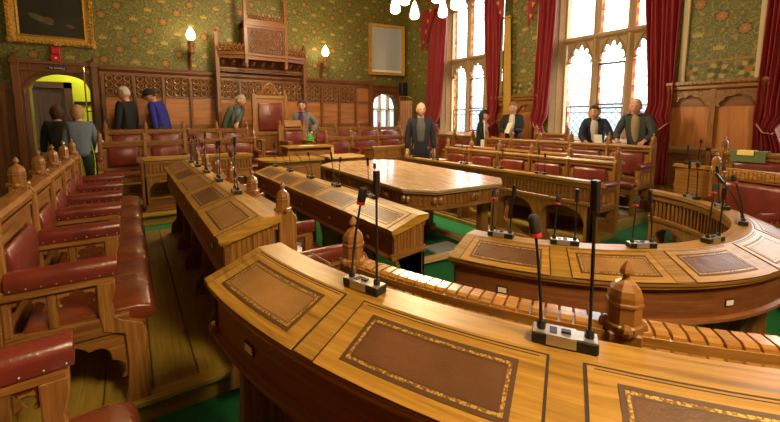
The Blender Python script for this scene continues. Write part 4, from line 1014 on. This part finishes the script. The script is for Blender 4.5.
# ---------------------------------------------------------------- curtains
def curtain(label,yo,yi,swag,lining=False,tie=1.22,ztop=4.36):
    """yo: edge at the wall, yi: edge over the window (opened fall narrows to the tie-back at yo)"""
    x=WX1-.10; t=thing('curtain',label,'curtain',(x,(yo+yi)/2,.1),'crimson curtains with tie-backs'); sg=1 if yi>yo else -1
    b=MB(); nu,nz=40,22; loc=[];fs=[]
    for j in range(nz+1):
        z=ztop-(ztop-.35)*j/nz
        wfull=abs(yi-yo)
        if z>tie: f=.62+.38*min(1,max(0,(z-tie)/2.6))**.8
        else: f=.62+.25*min(1,(tie-z)/.6)
        pinch=math.exp(-((z-tie)/.10)**2); f*=1-.35*pinch; belly=.10*math.exp(-((z-tie-.16)/.12)**2)
        for i in range(nu+1):
            u=i/nu; loc.append((x-(.045*math.sin(u*PI*13+.6*math.sin(z*1.3))+.03*math.sin(u*PI*5+z))*(1-.6*pinch)-belly-.02,yo+sg*(wfull*f*u+belly*.6*u),z))
    for j in range(nz):
        for i in range(nu): a=j*(nu+1)+i; fs.append([a,a+1,a+nu+2,a+nu+1])
    b._faces(loc,fs,IDF,0,2); o=b.build('drape','curtain',t,smooth=True); sm=o.modifiers.new('solid','SOLIDIFY'); sm.thickness=.012
    b=MB(); w=abs(yi-yo)*.62*.7
    b.tube([(x+.06,yo-sg*.02,tie+.16),(x-.10,yo+sg*w*.2,tie+.10),(x-.15,yo+sg*w*.6,tie-.0),(x-.10,yo+sg*w*1.05,tie-.02),(x+.05,yo+sg*w*1.08,tie+.02)],.010,n=6); b.build('tie_rope','rope',t)
    b=MB()
    w=abs(yi-yo)
    if swag:
        # stepped tail of the pelmet with gold triangles along its edge
        z0,z1=swag; n=10; pts=[]
        y0=yo-sg*.16
        zt_=min(z0+.9,ztop-.05); poly=[(y0,ztop),(y0+sg*w*.75,ztop),(y0+sg*w*.72,zt_),(y0+sg*w*.30,z1+.25),(y0+sg*w*.05,z1),(y0,z1+.02)]
        b.ext(poly,'s',x-.13,x-.115); b.ext([(p[0]*.6+y0*.4,p[1]) for p in poly],'s',x-.145,x-.131)
        for k in range(5):
            f=k/4.6; yy=y0+sg*w*(.58-.52*f); zz=(z0+.9)*(1-f)+(z1+.02)*f; s_=.12-.05*f
            if zz<ztop: b.ext([(yy,zz),(yy+sg*s_*.9,zz+s_*.75),(yy-sg*s_*.1,zz+s_*1.25)],'s',x-.15,x-.146,mi=1)
        b.build('pelmet_tail',['curtain','goldcloth'],t)
    if lining:
        b=MB(); e=yo-sg*.16
        b.ext([(e-.02,tie-.05),(e+.03,3.6),(e-.13,3.6),(e-.24,tie-.05)],'s',x-.05,x-.04); b.ext([(e+.04,3.60),(e-.16,3.60),(e-.16,3.64),(e+.04,3.64)],'s',x-.09,x-.03); b.build('gold_lining','goldcloth',t)
    return t
curtain('crimson curtain at the far left edge of the first tall window',8.52,7.75,(3.6,3.30))
curtain('crimson curtain with gold lining at the right of the first tall window',5.98,6.45,(3.6,3.55),lining=True)
curtain('crimson curtain at the left of the second tall window, with gold triangles on its tail',5.02,4.60,(3.4,3.3))
curtain('broad crimson curtain at the right of the second tall window, beside the flower wallpaper',2.52,3.05,None)
curtain('crimson curtain at the right edge of the photo, tied back with a pink rope',1.55,1.12,None)
b=MB(); b.tube([(WX1-.12,8.6,4.95),(WX1-.12,5.8,4.95)],.03); b.tube([(WX1-.12,5.2,4.95),(WX1-.12,2.3,4.95)],.03)
for y0,y1 in ((8.5,6.0),(5.0,2.5)):
    n=12; pts=[(y0,5.05),(y1,5.05)]+[(y1+(y0-y1)*i/n,4.38+.22*abs(math.cos(i*PI/4))) for i in range(n+1)]
    b.ext(pts,'s',WX1-.2,WX1-.17)
o=b.build('pelmet','curtain',None); tag(o,'crimson swagged pelmet above the tall windows','pelmet')
# ---------------------------------------------------------------- people
def local_mesh(name,verts,faces,mats,parent,mis=None,smooth=True):
    me=bpy.data.meshes.new(name); me.from_pydata(verts,[],faces); o=bpy.data.objects.new(name,me); col.objects.link(o); o.parent=parent
    for m in (mats if isinstance(mats,(list,tuple)) else [mats]): me.materials.append(M[m] if isinstance(m,str) else m)
    if mis: me.polygons.foreach_set('material_index',mis)
    bm=bmesh.new(); bm.from_mesh(me); bmesh.ops.recalc_face_normals(bm,faces=bm.faces); bm.to_mesh(me); bm.free()
    if smooth:
        for p in me.polygons: p.use_smooth=True
    return o
def skin(J,E,root,level=1):
    names=list(J); idx={n:i for i,n in enumerate(names)}
    me=bpy.data.meshes.new('tmp'); me.from_pydata([J[n][0] for n in names],[(idx[a],idx[b]) for a,b in E],[])
    o=bpy.data.objects.new('tmp',me); col.objects.link(o)
    md=o.modifiers.new('skin','SKIN'); md.use_smooth_shade=True
    for n in names:
        r=J[n][1]; v=me.skin_vertices[0].data[idx[n]]; v.radius=r if isinstance(r,tuple) else (r,r); v.use_root=(n==root)
    ss=o.modifiers.new('sub','SUBSURF'); ss.levels=level; ss.render_levels=level
    dg=bpy.context.evaluated_depsgraph_get(); dg.update(); ev=o.evaluated_get(dg); m2=ev.to_mesh()
    V=[tuple(v.co) for v in m2.vertices]; F=[tuple(p.vertices) for p in m2.polygons]; ev.to_mesh_clear()
    bpy.data.objects.remove(o); bpy.data.meshes.remove(me); return V,F
def ik(S,W,l1,l2,hint):
    S,W=Vector(S),Vector(W); d=W-S; L=min(d.length,(l1+l2)*.995); d.normalize(); W=S+d*L
    a=math.acos(max(-1,min(1,(l1*l1+L*L-l2*l2)/(2*l1*L)))); h=Vector(hint); h=(h-d*h.dot(d)).normalized()
    return tuple(S+d*l1*math.cos(a)+h*l1*math.sin(a)),tuple(W)
def person(label,loc,face,H,coat,shirt,legs,hair,lean=0,head=(0,0),lh=None,rh=None,hairlen='short',female=False,coatlen=.78,openfront=True,cap=None,extra=None,skinm='skin',sw_=1):
    k=H/1.74; t=thing('person',label,'person',loc,None,face); sw=.165 if female else .182
    def tilt(p):
        a=-lean; y,z=p[1],p[2]-.93
        return (p[0]*k,(y*math.cos(a)-z*math.sin(a))*k,(.93+y*math.sin(a)+z*math.cos(a))*k)
    T=lambda x,y,z:tilt((x,y,z)); r=lambda *q:tuple(x*k for x in q) if len(q)>1 else q[0]*k
    leg=lambda x,y,z:(x*k,(y)*k,z*k)
    sh={-1:T(-sw,0,1.41),1:T(sw,0,1.41)}
    dflt={-1:T(-sw-.07,.05,.84),1:T(sw+.07,.05,.84)}
    tgt={-1:lh,1:rh}; el={};wr={}
    for s in (-1,1):
        w=tuple(q*k for q in tgt[s]) if tgt[s] else dflt[s]
        el[s],wr[s]=ik(sh[s],w,.29*k,.26*k,(s*.55,-.55,-.5))
    # body: one skin surface with hands
    J={'pel':(leg(0,0,.93),r(.13,.095)),'bel':(T(0,.005,1.06),r(.12,.09)),'che':(T(0,0,1.26),r(.130,.09)),'nb':(T(0,-.01,1.43),r(.085,.075)),'nk':(T(0,.0,1.48),r(.062,.064)),'nt':(T(0,.02,1.55),r(.060,.066))}
    E=[('pel','bel'),('bel','che'),('che','nb'),('nb','nk'),('nk','nt')]
    for s in (-1,1):
        n='LR'[s>0]
        J['hip'+n]=(leg(s*.09,0,.88),r(.092)); J['kne'+n]=(leg(s*.10,.015,.49),r(.058)); J['ank'+n]=(leg(s*.105,-.01,.09),r(.04)); J['toe'+n]=(leg(s*.12,.13,.035),r(.04,.028))
        J['sho'+n]=(sh[s],r(.046)); J['elb'+n]=(el[s],r(.043)); J['wri'+n]=(wr[s],r(.028))
        d=(Vector(wr[s])-Vector(el[s])).normalized(); side=d.cross(Vector((0,0,1))); side=side.normalized() if side.length>.1 else Vector((0,1,0)); 
        dn=side.cross(d).normalized(); dn=dn if dn.z<0 else -dn
        pm=Vector(wr[s])+d*.055*k; J['pal'+n]=(tuple(pm),r(.034,.018))
        E+=[('pel','hip'+n),('hip'+n,'kne'+n),('kne'+n,'ank'+n),('ank'+n,'toe'+n),('che','sho'+n),('sho'+n,'elb'+n),('elb'+n,'wri'+n),('wri'+n,'pal'+n)]
        for f,(off,ln) in enumerate(((-.030,.062),(-.010,.072),(.010,.068),(.030,.052))):
            a=pm+d*.040*k+side*off*k; b_=a+(d*.6+dn*.35).normalized()*ln*.55*k; c=b_+(d*.35+dn*.8).normalized()*ln*.5*k
            for q,(p,rad) in enumerate(((a,.010),(b_,.009),(c,.007))): J['f%d%d%s'%(f,q,n)]=(tuple(p),r(rad))
            E+=[('pal'+n,'f%d0%s'%(f,n)),('f%d0%s'%(f,n),'f%d1%s'%(f,n)),('f%d1%s'%(f,n),'f%d2%s'%(f,n))]
        a=Vector(wr[s])+d*.03*k-side*s*.035*k; b_=a+(d*.7-side*s*.6).normalized()*.035*k; c=b_+(d+dn*.3).normalized()*.03*k
        for q,(p,rad) in enumerate(((a,.012),(b_,.010),(c,.008))): J['t%d%s'%(q,n)]=(tuple(p),r(rad))
        E+=[('wri'+n,'t0'+n),('t0'+n,'t1'+n),('t1'+n,'t2'+n)]
    V,F=skin(J,E,'pel',1); mis=[0]*len(F)
    # head, modelled on an ellipsoid and joined to the body
    hc=Vector(T(0,.042,1.612)); kh=k*1.10; hp,hy=head
    Rm=Matrix.Rotation(hy,3,'Z')@Matrix.Rotation(-hp-lean*.5,3,'X')
    def HV(x,y,z):
        # x right, y front, z up in unit-sphere coordinates -> shaped head
        X,Y,Z=x*.076,y*.094,z*.118
        if z<0: X*=1-.30*z*z-(.12*-z); Y*=1-.12*(-z) if y<0 else 1
        if y>0:
            g=lambda cx,cz,sx,sz:math.exp(-((x-cx)/sx)**2-((z-cz)/sz)**2)
            Y+=.024*g(0,-.17,.13,.17)+.010*g(0,.06,.10,.2)-.012*(g(-.38,.06,.2,.12)+g(.38,.06,.2,.12))+.006*g(0,.22,.6,.08)+.006*g(0,-.50,.3,.06)+.010*g(0,-.82,.35,.16)-.004*g(0,-.62,.3,.05)
        return Vector((X,Y,Z))
    def add(vs,fs,m):
        b0=len(V); V.extend(tuple(hc+Rm@v*kh) for v in vs); F.extend(tuple(b0+i for i in f) for f in fs); mis.extend([m]*len(fs))
    def sph(nu,nv,fn):
        vs=[fn(0,0,-1)];fs=[]
        for j in range(1,nv):
            th=-PI/2+PI*j/nv
            for i in range(nu): a=2*PI*i/nu; vs.append(fn(math.cos(th)*math.cos(a),math.cos(th)*math.sin(a),math.sin(th)))
        vs.append(fn(0,0,1)); Tn=len(vs)-1
        for i in range(nu): fs.append((0,1+(i+1)%nu,1+i)); fs.append((Tn,Tn-nu+i,Tn-nu+(i+1)%nu))
        for j in range(nv-2):
            for i in range(nu): a=1+j*nu+i;b=1+j*nu+(i+1)%nu; fs.append((a,b,b+nu,a+nu))
        return vs,fs
    add(*sph(24,20,HV),0)
    for s in (-1,1):
        add(*sph(8,6,lambda x,y,z:Vector((s*.029+x*.012,.077+y*.008,.008+z*.007))),1)
        add(*sph(8,6,lambda x,y,z:Vector((s*.076+x*.010,-.004+y*.018,-.008+z*.032))),0)
        add(*sph(8,4,lambda x,y,z:Vector((s*.030+x*.018,.088+y*.006,.030+z*.004))),3)
    add(*sph(10,5,lambda x,y,z:Vector((x*.022,.090+y*.008,-.062+z*.006))),2)
    hm=cloth(hair,.7)
    local_mesh('body',V,F,[skinm,'eye','lip',hm],t,mis)
    # hair as a shell over the skull
    if hairlen!='bald':
        lo={'short':-.35,'fringe':-.40,'bob':-.95,'long':-1.0,'thin':-.3}[hairlen]; grow={'short':.009,'fringe':.011,'bob':.020,'long':.022,'thin':.005}[hairlen]
        front={'short':.42,'fringe':.46,'bob':.30,'long':.40,'thin':.62}[hairlen]
        vs,fs=sph(28,22,lambda x,y,z:Vector((x,y,z)))
        out=[]
        for v in vs:
            p=HV(*v); n=Vector((v.x,v.y,v.z)).normalized(); j=.006*math.sin(v.x*31+v.z*17)*math.cos(v.y*23)+.004*math.sin(v.x*67+v.y*59)
            extra_d=.02*max(0,-v.z) if hairlen in('bob','long') and v.y<.2 else 0
            q=p+n*(grow+j+extra_d)
            if hairlen=='long' and v.z<-.3 and v.y<.1: q.z-=.10*(-.3-v.z)*2
            out.append(q)
        keep=lambda v:(v.z>front-.1*abs(v.x)) if v.y>.15 else (v.z>(lo if v.y<.0 else lo*.5+front*.25))
        fs=[f for f in fs if all(keep(vs[i]) for i in f)]
        used=sorted({i for f in fs for i in f}); mp={i:q for q,i in enumerate(used)}
        o=local_mesh('hair',[tuple(hc+Rm@out[i]*kh) for i in used],[tuple(mp[i] for i in f) for f in fs],hm,t); m_=o.modifiers.new('solid','SOLIDIFY'); m_.thickness=.012*k; m_.offset=-1
    if cap:
        vs,fs=sph(22,12,lambda x,y,z:Vector((x*.092,y*.112,.02+max(z,0)*.112+.02*min(0,z)))); 
        o=local_mesh('cap',[tuple(hc+Rm@v*kh) for v in vs],fs,cloth(cap),t)
        vs,fs=sph(16,6,lambda x,y,z:Vector((x*.075,.09+y*.05,.028+z*.008-.01*y))); local_mesh('cap_peak',[tuple(hc+Rm@v*kh) for v in vs],fs,cloth(cap),o)
    # trousers
    J={'pel':(leg(0,-.0,.95),r(.148,.112)),'top':(T(0,0,1.02),r(.140,.106))};E=[('pel','top')]
    for s in (-1,1):
        n='LR'[s>0]; J['hip'+n]=(leg(s*.09,0,.86),r(.108)); J['kne'+n]=(leg(s*.10,.012,.49),r(.076)); J['ank'+n]=(leg(s*.105,-.01,.10),r(.062)); E+=[('pel','hip'+n),('hip'+n,'kne'+n),('kne'+n,'ank'+n)]
    V2,F2=skin(J,E,'pel',1); local_mesh('trousers',V2,F2,cloth(legs),t)
    for s in (-1,1):
        vs,fs=sph(10,8,lambda x,y,z:Vector((s*.112+x*.048,.055+y*.13,.045+max(z,-.9)*.05))); local_mesh('shoe',[tuple(v*k) for v in vs],fs,cloth((.02,.016,.014),.5),t)
    # coat or jumper: torso and sleeves
    wz=coatlen; J={'hem':(leg(0,0,wz) if wz<.93 else T(0,0,wz),r(.180,.150)),'wai':(T(0,0,1.06),r(.168,.142)),'che':(T(0,-.006,1.27),r(.185,.150)),'col':(T(0,-.014,1.42),r(.115,.100)),'col2':(T(0,-.010,1.475),r(.082,.082))}
    E=[('hem','wai'),('wai','che'),('che','col'),('col','col2')]
    for s in (-1,1):
        n='LR'[s>0]; d=(Vector(wr[s])-Vector(el[s])).normalized(); J['sho'+n]=(sh[s],r(.080)); J['elb'+n]=(el[s],r(.064)); J['cuf'+n]=(tuple(Vector(wr[s])-d*.01*k),r(.052)); E+=[('che','sho'+n),('sho'+n,'elb'+n),('elb'+n,'cuf'+n)]
    V3,F3=skin(J,E,'wai',1); local_mesh('jacket',V3,F3,cloth(coat),t)
    if openfront:
        J={'a':(T(0,.050,1.0),r(.05*sw_,.10)),'b':(T(0,.054,1.12),r(.07*sw_,.100)),'c':(T(0,.056,1.27),r(.09*sw_,.104)),'d':(T(0,.040,1.39),r(.085,.082)),'e':(T(0,.004,1.475),r(.078,.080))}
        V4,F4=skin(J,[('a','b'),('b','c'),('c','d'),('d','e')],'b',1); local_mesh('shirt',V4,F4,cloth(shirt),t)
    return t,T,k,wr,W_(t)
def W_(t):
    Mx=Matrix.Translation(t.location)@Matrix.Rotation(t.rotation_euler.z,4,'Z'); return lambda p:tuple(Mx@Vector(p))
def face_to(dx,dy): return math.atan2(dy,dx)-PI/2
# man in dark coat by the right desk
person('bald man in a long dark blue coat and grey shirt standing behind the right-hand desk',(4.38,5.46,0),face_to(-.65,-.95),1.69,(.006,.008,.017),(.07,.07,.075),(.012,.012,.014),(.35,.3,.26),head=(.12,.25),hairlen='bald',coatlen=.62,sw_=1.3)
# left doorway
person('person in a grey-blue jacket with fair bobbed hair, seen from behind near the left doorway',(-.70,8.45,0),face_to(-.15,1),1.62,(.12,.15,.20),(.2,.2,.2),(.03,.045,.02),(.40,.23,.09),hairlen='bob',female=True,openfront=False,head=(0,-.4))
person('dark-haired person in black standing in front of the lobby door, seen from behind',(-1.02,8.85,0),face_to(-.2,1),1.62,(.012,.012,.012),(.02,.02,.02),(.02,.02,.02),(.07,.022,.012),hairlen='bob',female=True,openfront=False)
# behind the far left benches
person('grey-haired man in a black jacket walking past the panelled wall',(-.01,9.36,.26),face_to(-.75,.55),1.77,(.010,.010,.011),(.02,.02,.02),(.02,.02,.022),(.50,.47,.42),hairlen='short',head=(.0,.5),openfront=False)
person('person in a bright blue jacket and black cap leaning forward by the panelled wall',(.62,9.36,.26),face_to(-.75,.45),1.80,(.022,.022,.26),(.02,.02,.1),(.03,.03,.03),(.02,.016,.012),lean=.30,head=(.25,.7),cap=(.010,.010,.011),openfront=False)
person('grey-haired man in a green-grey jacket leaning on a bench back left of the throne',(1.92,9.25,.26),face_to(.55,-.8),1.74,(.075,.10,.075),(.11,.20,.34),(.05,.05,.06),(.36,.33,.29),lean=.42,head=(-.1,.35),lh=(.28,.42,.98),rh=(-.10,.45,.98) if 0 else None,hairlen='short')
pw=person('dark-haired person in purple with a grey cardigan standing right of the throne',(3.22,8.22,.13),face_to(-.6,-.7),1.68,(.13,.14,.16),(.07,.012,.11),(.03,.03,.035),(.012,.010,.010),rh=(.02,.26,1.10),lh=(-.24,.08,1.0),hairlen='fringe',female=True,head=(.1,.3),coatlen=.85)
# window side
pk=person('dark-haired woman in black with a white shoulder bag standing by the first window',(6.28,5.72,0),face_to(.5,-.8),1.57,(.012,.012,.014),(.5,.45,.38),(.02,.02,.025),(.018,.012,.010),hairlen='long',female=True,rh=(.02,.24,1.10),lh=(-.06,.22,1.12))
pm=person('fair-haired man in a black suit and white shirt reading papers by the window pier',(6.42,5.04,.13),face_to(-.9,-.45),1.60,(.014,.014,.017),(.62,.58,.52),(.02,.02,.022),(.24,.13,.06),lh=(-.05,.28,1.14),rh=(.08,.26,1.12),hairlen='fringe',head=(.12,.2),coatlen=.80)
pl=person('dark-haired woman in a navy jumper with glasses leaning on the rear right bench',(6.46,3.38,.13),face_to(-.9,-.35),1.54,(.014,.018,.05),(.5,.48,.45),(.02,.02,.025),(.02,.014,.011),lean=.38,head=(-.15,-.2),lh=(-.22,.46,1.0),rh=(.10,.50,1.02),hairlen='fringe',female=True,coatlen=.85)
po=person('white-haired man in a grey jacket leaning on the end of the rear right bench',(6.50,2.74,.13),face_to(-.9,-.1),1.60,(.040,.045,.052),(.30,.25,.14),(.03,.03,.032),(.62,.58,.52),lean=.28,head=(-.15,.1),lh=(-.22,.46,1.03),rh=(.18,.44,1.03),hairlen='thin',coatlen=.82)
# things they carry
b=MB(); c=Vector((6.02,5.44,1.0)); b.ext([(c.x-.06,c.y-.05),(c.x+.06,c.y-.13),(c.x+.06,c.y-.02),(c.x-.04,c.y+.05)],'z',.62,.98); o=b.build('shoulder_bag','white',None,bevel=.02,seg=2); b=MB(); b.tube([(c.x,c.y-.04,.98),(c.x+.02,c.y+.0,1.2),(c.x+.10,c.y+.08,1.36)],.012); b.build('strap','white',o); tag(o,'white shoulder bag at the side of the woman in black','bag')
W=pm[4]; p=W((0,.40*pm[2],1.19*pm[2])); b=MB(); b.ext([(-.09,-.12),(.09,-.12),(.09,.12),(-.09,.12)],'o',-.004,.004,lambda s,o,z:(p[0]+s*.4+z*.4,p[1]+s*.9+o,p[2]+z*.8-o)); tag(b.build('folded_papers','white',None),'white papers held by the fair-haired man in the suit','paper')
W=pl[4]; p=W((-.12*pl[2],.64*pl[2],1.06*pl[2])); b=MB(); b.ext([(-.06,-.09),(.06,-.09),(.06,.09),(-.06,.09)],'s',-.008,.008,lambda s,o,z:(p[0]+s-z*.3,p[1]+o,p[2]+z)); tag(b.build('booklet','white',None),'pale booklet in the hand of the woman in the navy jumper','booklet')
q_=W_(bpy.data.objects['person.006'])((-.25*.96,.22,.80)); b=MB(); x,y=q_[0],q_[1]; b.ext([(x-.08,q_[2]-.17),(x+.07,q_[2]-.15),(x+.09,q_[2]+.03),(x+.06,q_[2]+.11),(x+.0,q_[2]+.05),(x-.07,q_[2]+.09),(x-.09,q_[2]-.01)],'o',y-.04,y+.03); o=b.build('plastic_bag','bag',None,bevel=.02,seg=2); b=MB(); b.torus((x,y,q_[2]+.12),.05,.008,n=12); b.build('handle','bag',o); tag(o,'bright green plastic bag held by the person in purple','bag')
p=W_(bpy.data.objects['person.001'])((.20,.02,.92)); b=MB(); b.ext([(-.05,-.10),(.05,-.10),(.05,.10),(-.05,.10)],'s',-.004,.004,lambda s,o,z:(p[0]+s+.06+o*.8+z*.25,p[1]-.1+o*.4,p[2]+z)); tag(b.build('leaflet','white',None),'white leaflet under the arm of the person in the grey-blue jacket','leaflet')
# ---------------------------------------------------------------- light
w=bpy.data.worlds.new('sky'); sc.world=w; w.use_nodes=True; nt=w.node_tree; nt.nodes.clear()
tc=nt.nodes.new('ShaderNodeTexCoord'); sp=nt.nodes.new('ShaderNodeSeparateXYZ'); rp=ramp(nt,[(.46,(.05,.06,.06)),(.508,(.13,.155,.17)),(.525,(.22,.25,.27)),(.548,(1,.99,.97))])
mr=nt.nodes.new('ShaderNodeMapRange'); mr.inputs[1].default_value=-1; mr.inputs[2].default_value=1
bg=nt.nodes.new('ShaderNodeBackground'); out=nt.nodes.new('ShaderNodeOutputWorld')
nt.links.new(tc.outputs['Generated'],sp.inputs[0]); nt.links.new(sp.outputs[2],mr.inputs[0]); nt.links.new(mr.outputs[0],rp.inputs[0]); nt.links.new(rp.outputs[0],bg.inputs[0]); nt.links.new(bg.outputs[0],out.inputs[0])
bg.inputs[1].default_value=9.0
def portal(loc,rot,sx,sy):
    l=bpy.data.lights.new('window_portal','AREA'); l.shape='RECTANGLE'; l.size=sx; l.size_y=sy; l.cycles.is_portal=True
    o=bpy.data.objects.new('window_portal',l); col.objects.link(o); o.location=loc; o.rotation_euler=rot
for c in WC: portal((WX1+.55,c,(SILL+WTOP)/2),(0,PI/2,0),WTOP-SILL,2*WH)
portal((8.15,12.6,1.75),(-PI/2,0,0),1.3,1.7)
def lamp(name,loc,e,c=(1,.76,.42),r=.3):
    l=bpy.data.lights.new(name,'POINT'); l.energy=e; l.color=c; l.shadow_soft_size=r; o=bpy.data.objects.new(name,l); col.objects.link(o); o.location=loc
lamp('lobby_ceiling_light',(-.6,10.8,3.0),45,(1,.9,.6),.15)
# two unseen chandeliers added as ambient fill, behind the camera and by the throne
chandelier('second opal chandelier, unseen and added as fill light above the foreground desks',1.0,-.9,3.1,300)
chandelier('third opal chandelier, added out of view before the throne wall for ambient light',2.7,7.0,3.9,190)
# ---------------------------------------------------------------- camera
cam=bpy.data.cameras.new('camera'); co=bpy.data.objects.new('camera',cam); col.objects.link(co)
cam.sensor_fit='HORIZONTAL'; cam.sensor_width=36; cam.lens=383/780*36; cam.shift_y=-49/780
co.location=(0,0,1.40); co.rotation_euler=(R(90-6.43),0,R(-34.2)); cam.clip_start=.02
sc.camera=co
vs=sc.view_settings; vs.view_transform='Standard'; vs.look='None'; vs.gamma=1; vs.exposure=0.62
sc.cycles.max_bounces=10; sc.cycles.diffuse_bounces=5; sc.cycles.glossy_bounces=4; sc.cycles.transparent_max_bounces=10
sc.cycles.use_denoising=True; sc.cycles.sample_clamp_indirect=8; sc.cycles.caustics_reflective=False; sc.cycles.caustics_refractive=False
